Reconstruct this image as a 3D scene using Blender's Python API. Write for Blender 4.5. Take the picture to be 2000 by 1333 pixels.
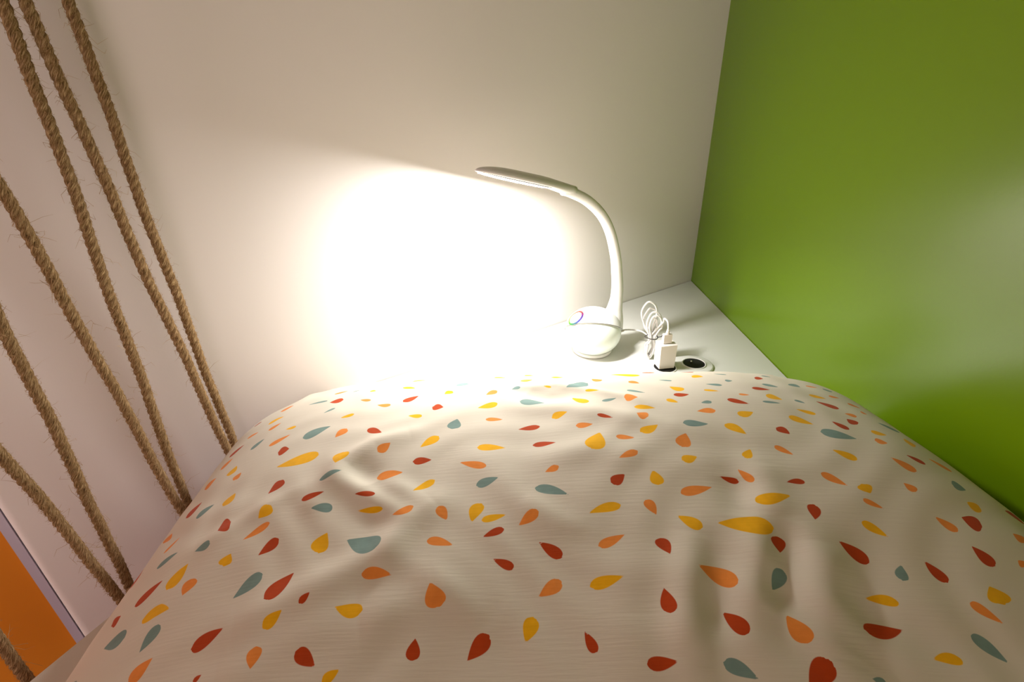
import bpy, bmesh, math, random
import numpy as np
from mathutils import Matrix, Vector

sc = bpy.context.scene
for o in list(bpy.data.objects):
    bpy.data.objects.remove(o)
COL = sc.collection
random.seed(7)

def lin(r, g, b, a=1.0):
    f = lambda c: (c / 255 / 12.92) if c / 255 <= 0.04045 else ((c / 255 + 0.055) / 1.055) ** 2.4
    return (f(r), f(g), f(b), a)

# ------------------------------------------------------------------ camera
EYE = Vector((0.0, 0.0, 0.45))
cam_d = bpy.data.cameras.new('camera')
cam = bpy.data.objects.new('camera', cam_d)
COL.objects.link(cam)
cam_d.sensor_fit = 'HORIZONTAL'
cam_d.sensor_width = 36.0
cam_d.lens = 964.0 / 2000 * 36.0
cam_d.clip_start = 0.01
down = Vector((60, 1933, 964)).normalized()          # in camera axes: right, down, forward
fwd = Vector((-8, -481, 964)); fwd -= down * fwd.dot(down); fwd.normalize()
rgt = down.cross(fwd)
RW = Matrix((rgt, fwd, -down))                       # camera axes -> world
cx_, cy_, cz_ = RW.col[0], RW.col[1], RW.col[2]
m3 = Matrix((cx_, -cy_, -cz_)).transposed()
cam.matrix_world = Matrix.Translation(EYE) @ m3.to_4x4()
sc.camera = cam

# ------------------------------------------------------------------ world, exposure
AMBIENT = (1.0, 0.78, 0.74)
AMBIENT_STRENGTH = 2.5
LAMP_STRENGTH = 320.0
w = bpy.data.worlds.new('room_ambient')
sc.world = w
w.use_nodes = True
bg = w.node_tree.nodes['Background']
bg.inputs[0].default_value = (*AMBIENT, 1)
bg.inputs[1].default_value = AMBIENT_STRENGTH
sc.view_settings.view_transform = 'Standard'
sc.view_settings.look = 'None'
sc.view_settings.gamma = 1.0
sc.view_settings.use_curve_mapping = False
sc.view_settings.exposure = 0.0

# ------------------------------------------------------------------ materials
def mat(name, col, rough=0.5, spec=0.5, noise=0.0, nscale=20.0, bump=0.0, bscale=200.0, sub=0.0, stretch=None, metal=0.0, coat=0.0, trans=0.0):
    m = bpy.data.materials.new(name)
    m.use_nodes = True
    nt = m.node_tree; N = nt.nodes; L = nt.links
    p = N['Principled BSDF']
    p.inputs['Base Color'].default_value = col
    p.inputs['Roughness'].default_value = rough
    p.inputs['Specular IOR Level'].default_value = spec
    p.inputs['Metallic'].default_value = metal
    p.inputs['Coat Weight'].default_value = coat
    p.inputs['Transmission Weight'].default_value = trans
    if sub:
        p.inputs['Subsurface Weight'].default_value = sub
        p.inputs['Subsurface Radius'].default_value = (0.01, 0.01, 0.01)
    tc = N.new('ShaderNodeTexCoord')
    mp = N.new('ShaderNodeMapping')
    if stretch: mp.inputs['Scale'].default_value = stretch
    L.new(tc.outputs['Object'], mp.inputs['Vector'])
    if noise:
        nz = N.new('ShaderNodeTexNoise'); nz.inputs['Scale'].default_value = nscale; nz.inputs['Detail'].default_value = 5
        L.new(mp.outputs[0], nz.inputs['Vector'])
        mx = N.new('ShaderNodeMix'); mx.data_type = 'RGBA'
        mx.inputs['A'].default_value = tuple(c * (1 - noise) for c in col[:3]) + (1,)
        mx.inputs['B'].default_value = tuple(min(1, c * (1 + noise)) for c in col[:3]) + (1,)
        L.new(nz.outputs['Fac'], mx.inputs['Factor'])
        L.new(mx.outputs['Result'], p.inputs['Base Color'])
    if bump:
        bz = N.new('ShaderNodeTexNoise'); bz.inputs['Scale'].default_value = bscale; bz.inputs['Detail'].default_value = 4
        L.new(mp.outputs[0], bz.inputs['Vector'])
        bp = N.new('ShaderNodeBump'); bp.inputs['Strength'].default_value = bump; bp.inputs['Distance'].default_value = 0.002
        L.new(bz.outputs['Fac'], bp.inputs['Height'])
        L.new(bp.outputs[0], p.inputs['Normal'])
    return m

M = {}
M['wall_white'] = mat('white_wall_paint', lin(234, 228, 224), 0.6, 0.3, 0.015, 3, 0.05, 120)
M['wall_green'] = mat('green_satin_panel', lin(107, 142, 3), 0.25, 0.5, 0.03, 2.5, 0.03, 300)
M['wall_orange'] = mat('orange_painted_panel', lin(230, 140, 22), 0.5, 0.4, 0.04, 4)
M['trim'] = mat('lilac_white_trim', lin(206, 200, 220), 0.5, 0.4, 0.02, 6)
M['joint'] = mat('dark_joint', lin(105, 80, 66), 0.8, 0.2)
M['laminate'] = mat('white_laminate', lin(228, 228, 224), 0.42, 0.5, 0.012, 5)
M['board'] = mat('white_bed_board', lin(206, 200, 204), 0.5, 0.4, 0.02, 6)
M['mattress'] = mat('mattress_ticking', lin(220, 214, 204), 0.9, 0.1, 0.03, 60)
M['shade_ceiling'] = mat('shade_ceiling_beige', lin(150, 138, 126), 0.8, 0.2, 0.04, 6)  # tan tone picked to cut light bounced down on the duvet
M['floor'] = mat('grey_floor', lin(120, 112, 105), 0.6, 0.3, 0.1, 15)
M['plastic'] = mat('white_lamp_plastic', lin(236, 235, 232), 0.32, 0.5, 0.008, 30)
M['plastic_warm'] = mat('warm_white_plastic', lin(238, 230, 224), 0.35, 0.5, 0.008, 40)
M['globe'] = mat('frosted_globe_plastic', lin(232, 240, 230), 0.28, 0.5, 0.01, 30, sub=0.3)
M['seam'] = mat('seam_shade_grey', lin(92, 92, 86), 0.6, 0.3)
M['black'] = mat('black_socket_plastic', lin(9, 9, 9), 0.6, 0.5, 0.1, 60)
M['metal'] = mat('nickel_contact', lin(200, 198, 192), 0.3, 0.5, 0.03, 80, metal=1.0)
M['cable'] = mat('white_cable_sheath', lin(236, 234, 232), 0.4, 0.5, 0.01, 50)
M['tie'] = mat('dark_twist_tie', lin(70, 66, 64), 0.5, 0.4, 0.1, 80)
M['jute_fiber'] = mat('jute_fibre', lin(182, 150, 108), 0.85, 0.15, 0.35, 90)

def jute():
    m = bpy.data.materials.new('twisted_jute')
    m.use_nodes = True
    nt = m.node_tree; N = nt.nodes; L = nt.links
    p = N['Principled BSDF']; p.inputs['Roughness'].default_value = 0.9; p.inputs['Specular IOR Level'].default_value = 0.15
    uv = N.new('ShaderNodeUVMap'); uv.uv_map = 'UVMap'
    mp = N.new('ShaderNodeMapping'); mp.inputs['Scale'].default_value = (5.0, 20.0, 1)
    L.new(uv.outputs[0], mp.inputs['Vector'])
    nz = N.new('ShaderNodeTexNoise'); nz.inputs['Scale'].default_value = 1.0; nz.inputs['Detail'].default_value = 6; nz.inputs['Roughness'].default_value = 0.7
    L.new(mp.outputs[0], nz.inputs['Vector'])
    cr = N.new('ShaderNodeValToRGB')
    e = cr.color_ramp.elements
    e[0].position = 0.32; e[0].color = lin(60, 42, 24)
    e[1].position = 0.68; e[1].color = lin(224, 194, 150)
    x = e.new(0.5); x.color = lin(154, 122, 84)
    L.new(nz.outputs['Fac'], cr.inputs[0]); L.new(cr.outputs[0], p.inputs['Base Color'])
    bp = N.new('ShaderNodeBump'); bp.inputs['Strength'].default_value = 0.8; bp.inputs['Distance'].default_value = 0.002
    L.new(nz.outputs['Fac'], bp.inputs['Height']); L.new(bp.outputs[0], p.inputs['Normal'])
    return m
M['jute'] = jute()

def printed_cotton():
    """cream cotton; the drop print is read from the fabric's own attributes"""
    m = bpy.data.materials.new('printed_cotton')
    m.use_nodes = True
    nt = m.node_tree; N = nt.nodes; L = nt.links
    p = N['Principled BSDF']; p.inputs['Roughness'].default_value = 0.88; p.inputs['Specular IOR Level'].default_value = 0.15
    p.inputs['Sheen Weight'].default_value = 0.08
    a = N.new('ShaderNodeAttribute'); a.attribute_name = 'drop_distance'
    c = N.new('ShaderNodeAttribute'); c.attribute_name = 'drop_colour'
    fu = N.new('ShaderNodeAttribute'); fu.attribute_name = 'fabric'
    mr = N.new('ShaderNodeMapRange'); mr.interpolation_type = 'SMOOTHSTEP'
    mr.inputs['From Min'].default_value = -0.00035; mr.inputs['From Max'].default_value = 0.00035
    L.new(a.outputs['Fac'], mr.inputs['Value'])
    # slightly uneven ink
    nz = N.new('ShaderNodeTexNoise'); nz.inputs['Scale'].default_value = 130; nz.inputs['Detail'].default_value = 3
    L.new(fu.outputs['Vector'], nz.inputs['Vector'])
    r2 = N.new('ShaderNodeMapRange'); r2.inputs['To Min'].default_value = 0.86; r2.inputs['To Max'].default_value = 1.12
    L.new(nz.outputs['Fac'], r2.inputs['Value'])
    mul = N.new('ShaderNodeVectorMath'); mul.operation = 'SCALE'
    L.new(c.outputs['Color'], mul.inputs[0]); L.new(r2.outputs[0], mul.inputs['Scale'])
    mx = N.new('ShaderNodeMix'); mx.data_type = 'RGBA'
    mx.inputs['A'].default_value = lin(222, 214, 198)
    L.new(mr.outputs[0], mx.inputs['Factor']); L.new(mul.outputs[0], mx.inputs['B'])
    L.new(mx.outputs['Result'], p.inputs['Base Color'])
    # slub weave: threads run across the cloth
    mp = N.new('ShaderNodeMapping'); mp.inputs['Scale'].default_value = (30, 420, 1)
    L.new(fu.outputs['Vector'], mp.inputs['Vector'])
    wv = N.new('ShaderNodeTexNoise'); wv.inputs['Scale'].default_value = 1.0; wv.inputs['Detail'].default_value = 3
    L.new(mp.outputs[0], wv.inputs['Vector'])
    bp = N.new('ShaderNodeBump'); bp.inputs['Strength'].default_value = 0.10; bp.inputs['Distance'].default_value = 0.0015
    L.new(wv.outputs['Fac'], bp.inputs['Height']); L.new(bp.outputs[0], p.inputs['Normal'])
    return m
M['cotton'] = printed_cotton()

def emitter(name, col, s):
    m = bpy.data.materials.new(name); m.use_nodes = True
    N = m.node_tree.nodes; N.clear()
    e = N.new('ShaderNodeEmission'); e.inputs[0].default_value = col; e.inputs[1].default_value = s
    # the diode board shines from its front only
    g = N.new('ShaderNodeNewGeometry'); b = N.new('ShaderNodeBsdfDiffuse'); mx = N.new('ShaderNodeMixShader')
    o = N.new('ShaderNodeOutputMaterial'); L = m.node_tree.links
    L.new(g.outputs['Backfacing'], mx.inputs[0]); L.new(e.outputs[0], mx.inputs[1]); L.new(b.outputs[0], mx.inputs[2])
    L.new(mx.outputs[0], o.inputs[0])
    return m
M['led'] = emitter('led_diffuser', (1.0, 0.965, 0.925, 1), LAMP_STRENGTH)

# ------------------------------------------------------------------ object helpers
def link(name, me, material=None, parent=None, smooth=False):
    o = bpy.data.objects.new(name, me); COL.objects.link(o)
    if material: me.materials.append(material)
    if parent: o.parent = parent
    if smooth:
        me.polygons.foreach_set('use_smooth', [True] * len(me.polygons)); me.update()
    return o

def from_bm(name, bm, material, parent=None, smooth=False, angle=None):
    bmesh.ops.recalc_face_normals(bm, faces=bm.faces)
    if angle is not None:
        for f in bm.faces: f.smooth = True
        for e in bm.edges:
            if len(e.link_faces) == 2 and e.calc_face_angle(0) > math.radians(angle): e.smooth = False
    me = bpy.data.meshes.new(name); bm.to_mesh(me); bm.free()
    return link(name, me, material, parent, smooth)

def tag(o, label, cat, group=None):
    o['label'] = label; o['category'] = cat
    if group: o['group'] = group
    return o

def structure(o, label=None):
    o['kind'] = 'structure'
    if label: o['label'] = label
    return o

def empty(name, loc=(0, 0, 0), rz=0.0):
    o = bpy.data.objects.new(name, None); COL.objects.link(o)
    o.empty_display_size = 0.05
    o.location = loc; o.rotation_euler = (0, 0, rz)
    return o

def add_prism(bm, pts, z0, z1):
    lo = [bm.verts.new((x, y, z0)) for x, y in pts]
    hi = [bm.verts.new((x, y, z1)) for x, y in pts]
    n = len(pts)
    bm.faces.new(lo[::-1]); bm.faces.new(hi)
    for i in range(n):
        bm.faces.new((lo[i], lo[(i + 1) % n], hi[(i + 1) % n], hi[i]))

def bevel(bm, r, seg=2):
    es = [e for e in bm.edges if len(e.link_faces) == 2 and e.calc_face_angle(0) > 0.5]
    bmesh.ops.bevel(bm, geom=es, offset=r, segments=seg, affect='EDGES', profile=0.5)

def box(name, x0, x1, y0, y1, z0, z1, material, parent=None, r=0.0):
    bm = bmesh.new()
    add_prism(bm, [(x0, y0), (x1, y0), (x1, y1), (x0, y1)], z0, z1)
    if r: bevel(bm, r, 3)
    return from_bm(name, bm, material, parent, angle=35)

def catmull(pts, n):
    P = [Vector(p) for p in pts]
    P = [P[0] * 2 - P[1]] + P + [P[-1] * 2 - P[-2]]
    out = []
    for i in range(1, len(P) - 2):
        for k in range(n):
            t = k / n
            a, b, c, d = P[i - 1], P[i], P[i + 1], P[i + 2]
            out.append(0.5 * ((2 * b) + (c - a) * t + (2 * a - 5 * b + 4 * c - d) * t * t + (3 * b - a - 3 * c + d) * t ** 3))
    out.append(P[-2].copy())
    return out

def add_tube(bm, path, rad, sides=12, up=Vector((0, 0, 1)), flat=None, caps=True):
    """rad: number or list per ring; flat: optional list of (width, height) radii"""
    rings = []
    n = len(path)
    nrm = None
    for i, p in enumerate(path):
        d = (path[min(i + 1, n - 1)] - path[max(i - 1, 0)]).normalized()
        if nrm is None:
            nrm = up - d * up.dot(d)
            if nrm.length < 1e-4: nrm = Vector((1, 0, 0)) - d * d.x
        nrm = (nrm - d * nrm.dot(d)).normalized()
        b = d.cross(nrm)
        r = rad[i] if isinstance(rad, (list, tuple)) else rad
        ra, rb = (flat[i] if flat else (r, r))
        rings.append([bm.verts.new(p + b * (ra * math.cos(2 * math.pi * k / sides)) + nrm * (rb * math.sin(2 * math.pi * k / sides))) for k in range(sides)])
    for a, b in zip(rings, rings[1:]):
        for k in range(sides):
            bm.faces.new((a[k], a[(k + 1) % sides], b[(k + 1) % sides], b[k]))
    if caps:
        bm.faces.new(rings[0][::-1]); bm.faces.new(rings[-1])
    return rings

# ------------------------------------------------------------------ the setting
CN = Vector((0.4687, 1.231, 0.0))               # corner of the white and the green wall
WD = Vector((-0.833, -0.553, 0.0)).normalized()  # the white wall runs off this way
WN = Vector((-WD.y, WD.x, 0)); WN = WN if WN.y < 0 else -WN   # towards the room
ZF, ZT = -0.95, 0.90
def wp(s, d=0.0):
    p = CN + WD * s + WN * d
    return (p.x, p.y)

bm = bmesh.new()
S1 = 1.3673
prof = [wp(-0.04, -0.04), wp(-0.04 + 0.0, 0.0), wp(0.0, 0.0)]
prof = [wp(0.0, -0.035), wp(0.0, 0.0)]
prof += [wp(S1 - 0.012, 0.0)] + [wp(S1 - 0.012 + 0.012 * math.sin(a), -0.012 + 0.012 * math.cos(a)) for a in (0.3, 0.6, 0.9, 1.2, 1.5708)]
prof += [wp(S1, -0.035)]
add_prism(bm, prof, ZF, ZT)
structure(from_bm('wall_back', bm, M['wall_white'], angle=35), 'white painted wall behind the lamp and the ropes')

GX = CN.x
structure(box('wall_right', GX, GX + 0.03, -2.4, 1.30, ZF, ZT, M['wall_green']), 'satin green wall panel on the right')

bm = bmesh.new(); add_prism(bm, [wp(S1 + 0.0, -0.035), wp(S1 + 0.0, -0.02), wp(S1 + 0.0013, -0.02), wp(S1 + 0.0013, -0.035)], ZF, ZT)
structure(from_bm('trim_1', bm, M['joint']), 'dark joint at the end of the white wall')
bm = bmesh.new(); add_prism(bm, [wp(S1 + 0.0013, -0.035), wp(S1 + 0.0013, -0.008), wp(S1 + 0.0115, -0.008), wp(S1 + 0.0115, -0.035)], ZF, ZT)
structure(from_bm('trim_2', bm, M['trim']), 'narrow lilac-white upright trim beside the orange wall')
bm = bmesh.new(); add_prism(bm, [wp(S1 + 0.0115, -0.035), wp(S1 + 0.0115, -0.016), wp(S1 + 2.3, -0.016), wp(S1 + 2.3, -0.035)], ZF, ZT)  # far run lengthened out of view to shut off side light
structure(from_bm('wall_left', bm, M['wall_orange']), 'orange painted wall beyond the white wall')
structure(box('shade_ceiling', -2.6, GX + 0.03, -2.4, 1.30, ZT, ZT + 0.03, M['shade_ceiling']), 'unseen low cover over the bed, added to shape the light')  # added out of view so the ambient light comes in low
structure(box('floor', -2.6, GX + 0.03, -2.4, 1.30, ZF - 0.03, ZF, M['floor']))

# ------------------------------------------------------------------ bed: rails, platform, mattress
RP = Vector((-0.430, 0.602, 0)); RD = Vector((-0.41, -0.912, 0)).normalized()   # the rope side runs slightly askew
RO_ = Vector((-0.912, 0.41, 0)).normalized()       # outwards, away from the bed
def rl(t, off=0.0):
    p = RP + RD * t + RO_ * off
    return (p.x, p.y)
bed = tag(empty('loft_bed', (0, 0, ZF)), 'white loft bed whose low side rail holds the row of ropes', 'bed')
def bpart(name, pts, z0, z1, r=0.0):
    bm = bmesh.new(); add_prism(bm, pts, z0, z1)
    if r: bevel(bm, r, 2)
    o = from_bm(name, bm, M['board'], angle=35)
    o.parent = bed; o.matrix_parent_inverse = Matrix.Translation((0, 0, -ZF)); return o
def strip(t0, t1, o0, o1): return [rl(t0, o0), rl(t1, o0), rl(t1, o1), rl(t0, o1)]
bpart('side_rail', strip(-0.02, 0.85, -0.045, 0.020), -0.33, -0.172, 0.004)
bpart('upper_rail', strip(-0.02, 0.85, -0.018, 0.018), 0.690, 0.745, 0.004)
bpart('bed_post', strip(0.851, 0.90, -0.02, 0.02), ZF, 0.745, 0.004)
bpart('bed_post', strip(-0.02, 0.02, -0.044, 0.0), ZF, -0.331, 0.004)
bpart('bed_post', [(GX - 0.06, -1.16), (GX - 0.003, -1.16), (GX - 0.003, -1.1), (GX - 0.06, -1.1)], ZF, -0.201, 0.004)
bpart('bed_platform', [rl(0.85, -0.046), (GX - 0.003, -1.1), (GX - 0.003, 0.70), rl(-0.02, -0.046)], -0.20, -0.175)

bm = bmesh.new()
add_prism(bm, [(-0.84, -0.545), (GX - 0.003, -1.08), (GX - 0.003, 0.70), (-0.285, 0.70), (-0.335, 0.577)], -0.174, -0.036)
bevel(bm, 0.010, 2)
mt = from_bm('mattress', bm, M['mattress'], angle=40)
tag(mt, 'pinkish white mattress edge showing below the duvet at bottom left', 'mattress')

# ------------------------------------------------------------------ corner shelf
shelf = tag(empty('corner_shelf', (0.3, 0.9, 0)), 'white corner shelf carrying the lamp and the socket', 'shelf')
YF = 0.715
xw = CN.x + (YF - CN.y) * WD.x / WD.y
n2 = WN * 0.0015
def child_of(o, par):
    o.parent = par; o.matrix_parent_inverse = Matrix.Translation(-Vector(par.location)); return o
bm = bmesh.new()
add_prism(bm, [(GX - 0.0015, YF), (GX - 0.0015, CN.y - 0.003), (xw + 0.005, YF)], -0.025, 0.0)
child_of(from_bm('shelf_top', bm, M['laminate']), shelf)
child_of(box('front_panel', xw + 0.02, GX - 0.0015, YF + 0.0, YF + 0.016, -0.30, -0.0255, M['laminate']), shelf)

# ------------------------------------------------------------------ duvet
DP = {'zb': -0.0327, 'A': 0.182, 'xl': -0.407, 'xr': 0.467, 'pl': 4.5257, 'ql': 2.5688, 'pr': 4.2801, 'qr': 3.4985, 'ym': 0.3, 'ye': 0.6729, 'p2': 2.4725, 'q2': 2.8938, 'ty': 0.029, 'tx': 0.0456, 'tx2': -0.0119, 'ea': -0.0741, 'eb': -0.0238, 'cl': 0.0341, 'cr': 0.0467, 'ty2': -0.4}
BUMPS = [(0.44, 0.26, 0.1, 0.1, 0.014), (0.445, 0.425, 0.05, 0.08, -0.03), (-0.4, 0.555, 0.07, 0.06, 0.022)]
FOLDS = [
    ([(-0.3078, 0.3314), (-0.2738, 0.3437), (-0.2461, 0.3593), (-0.2096, 0.3748)], 0.0025, 0.012),
    ([(-0.2279, 0.2482), (-0.1706, 0.2668), (-0.1194, 0.2874), (-0.0969, 0.3165), (-0.0761, 0.3341)], 0.0065, 0.017),
    ([(-0.1929, 0.3563), (-0.1801, 0.3997), (-0.1536, 0.4234), (-0.1169, 0.4357)], 0.006, 0.014),
    ([(-0.1827, 0.3817), (-0.1543, 0.3622), (-0.1299, 0.3419), (-0.103, 0.3252)], 0.005, 0.011),
    ([(-0.1333, 0.3693), (-0.1077, 0.3529), (-0.0858, 0.3359)], 0.0035, 0.011),
    ([(-0.1685, 0.3969), (-0.1512, 0.3808), (-0.1404, 0.3671)], -0.004, 0.015),
    ([(-0.107, 0.2868), (-0.0725, 0.2675), (-0.0467, 0.2494), (-0.0252, 0.2324)], 0.004, 0.014),
    ([(0.0026, 0.3282), (0.0156, 0.3174), (0.0328, 0.3026), (0.056, 0.2909)], 0.003, 0.012),
    ([(-0.1229, 0.2357), (-0.0935, 0.2457), (-0.0669, 0.2544)], 0.003, 0.018),
    ([(-0.2244, 0.2116), (-0.1765, 0.2296), (-0.1251, 0.2448)], 0.003, 0.02),
    ([(0.0132, 0.4969), (0.0363, 0.4818), (0.0654, 0.4779)], -0.006, 0.014),
    ([(-0.0053, 0.464), (0.0507, 0.4484), (0.1015, 0.4246), (0.1474, 0.4006)], 0.004, 0.015),
    ([(-0.0176, 0.5127), (0.0506, 0.5086), (0.12, 0.4614), (0.1367, 0.439)], 0.003, 0.008),
    ([(0.0238, 0.3764), (0.0677, 0.3747), (0.1178, 0.3614)], 0.0025, 0.018),
    ([(0.1342, 0.283), (0.1213, 0.2401), (0.1069, 0.1964)], 0.005, 0.015),
    ([(0.1524, 0.2721), (0.1415, 0.2381), (0.1291, 0.2035)], -0.003, 0.012),
    ([(0.1934, 0.2956), (0.1782, 0.254), (0.1557, 0.2111)], 0.004, 0.014),
    ([(0.2145, 0.2842), (0.1948, 0.2491), (0.176, 0.2189)], -0.004, 0.012),
    ([(0.2279, 0.2668), (0.2173, 0.2309), (0.2035, 0.1914)], 0.005, 0.018),
    ([(0.2583, 0.2586), (0.2386, 0.224), (0.2167, 0.1913)], -0.003, 0.016),
    ([(0.0921, 0.3052), (0.0855, 0.2627), (0.0798, 0.2266)], 0.002, 0.018),
    ([(0.1872, 0.3332), (0.1854, 0.3171), (0.1797, 0.292)], -0.003, 0.016),
    ([(0.2139, 0.3444), (0.2097, 0.3142), (0.2107, 0.2889)], 0.0025, 0.016),
    ([(-0.0586, 0.4073), (-0.0255, 0.3596), (0.0028, 0.3367)], 0.002, 0.02),
]
NT, NV = 800, 640

def duvet_base(t, y):
    d = DP
    xl = d['xl'] + d['cl'] * (y - .4) ** 2
    xr = d['xr'] + d['cr'] * np.clip(y - .4, 0, 1) ** 2
    xr = np.minimum(xr, 0.4655)
    x = .5 * (xl + xr) + .5 * (xr - xl) * t
    S = np.where(t < 0, (1 - np.abs(t) ** d['pl']) ** (1 / d['ql']), (1 - np.abs(t) ** d['pr']) ** (1 / d['qr']))
    ye = d['ye'] + d['ea'] * t + d['eb'] * t * t
    ye = np.minimum(ye, 1.231 + (x - 0.4687) * 0.553 / 0.833 - 0.006)
    ye = np.minimum(ye, 0.708)
    s = np.clip((y - d['ym']) / (ye - d['ym']), 0, 1)
    T = (1 - s ** d['p2']) ** (1 / d['q2'])
    z = d['zb'] + np.maximum(0.004, d['A'] + d['ty'] * (y - .5) + d['ty2'] * (y - .5) ** 2 + d['tx'] * t + d['tx2'] * t * t) * S * T
    for gx, gy, sx, sy, am in BUMPS:
        z = z + am * S * T * np.exp(-((x - gx) / sx) ** 2 - ((y - gy) / sy) ** 2)
    return x, z, ye, S * T

def seg_dist(x, y, ax, ay, bx, by):
    dx, dy = bx - ax, by - ay
    k = np.clip(((x - ax) * dx + (y - ay) * dy) / (dx * dx + dy * dy + 1e-12), 0, 1)
    return np.hypot(x - ax - k * dx, y - ay - k * dy), k

def duvet_grid(nt=NT, nv=NV, folds=True):
    th = np.linspace(0, np.pi, nt)
    t = -np.sign(np.cos(th)) * np.abs(np.cos(th)) ** 0.9
    vv = np.linspace(0, 1, nv)
    y0 = -0.12
    xx, zz, ye, _ = duvet_base(t, np.full(nt, 0.3))
    for _ in range(3):
        xx, zz, ye, _s = duvet_base(t, ye)
    fr = np.where(vv < 0.72, vv / 0.72 * 0.80, 0.80 + 0.20 * np.sin((vv - 0.72) / 0.28 * np.pi / 2))
    Y = y0 + fr[:, None] * (ye[None, :] - y0)
    T = np.broadcast_to(t, Y.shape)
    X, Z, _, ST = duvet_base(T, Y)
    X = X.copy(); Z = Z.copy(); Y = Y.copy()
    if folds:
        D = np.zeros_like(Z)
        for pts, amp, wid in FOLDS:
            best = np.full(Z.shape, 9.0); fade = np.zeros_like(Z)
            nseg = len(pts) - 1
            for i in range(nseg):
                d, k = seg_dist(X, Y, *pts[i], *pts[i + 1])
                q = (i + k) / nseg
                m = d < best
                best = np.where(m, d, best); fade = np.where(m, np.sin(np.pi * np.clip(q * 0.86 + 0.07, 0, 1)) ** 0.7, fade)
            D += amp * fade * np.exp(-(best / wid) ** 2)
        # broad soft unevenness of the filling
        D += 0.0022 * np.sin(X * 21 + 2.2 * np.sin(Y * 9)) * np.sin(Y * 17 + 1.3)
        D += 0.0008 * np.sin(X * 63 + 4 * np.sin(Y * 23 + X * 7)) * np.sin(Y * 57 + 2.5 * np.sin(X * 31))
        Z += D * np.clip(ST * 2.2 - 0.25, 0, 1)
    P = np.stack([X, Y, Z], -1)
    # fabric coordinates: arc lengths across and along
    du = np.linalg.norm(np.diff(P, axis=1), axis=-1)
    U = np.concatenate([np.zeros((nv, 1)), np.cumsum(du, 1)], 1); U -= U[:, nt // 2][:, None]
    dv = np.linalg.norm(np.diff(P, axis=0), axis=-1)
    V = np.concatenate([np.zeros((1, nt)), np.cumsum(dv, 0)], 0)
    V = V - V[nv // 3][None, :]
    return P, U, V
INK = {'Y': lin(244, 182, 12), 'R': lin(186, 68, 16), 'O': lin(240, 146, 64), 'G': lin(126, 152, 146)}
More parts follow.
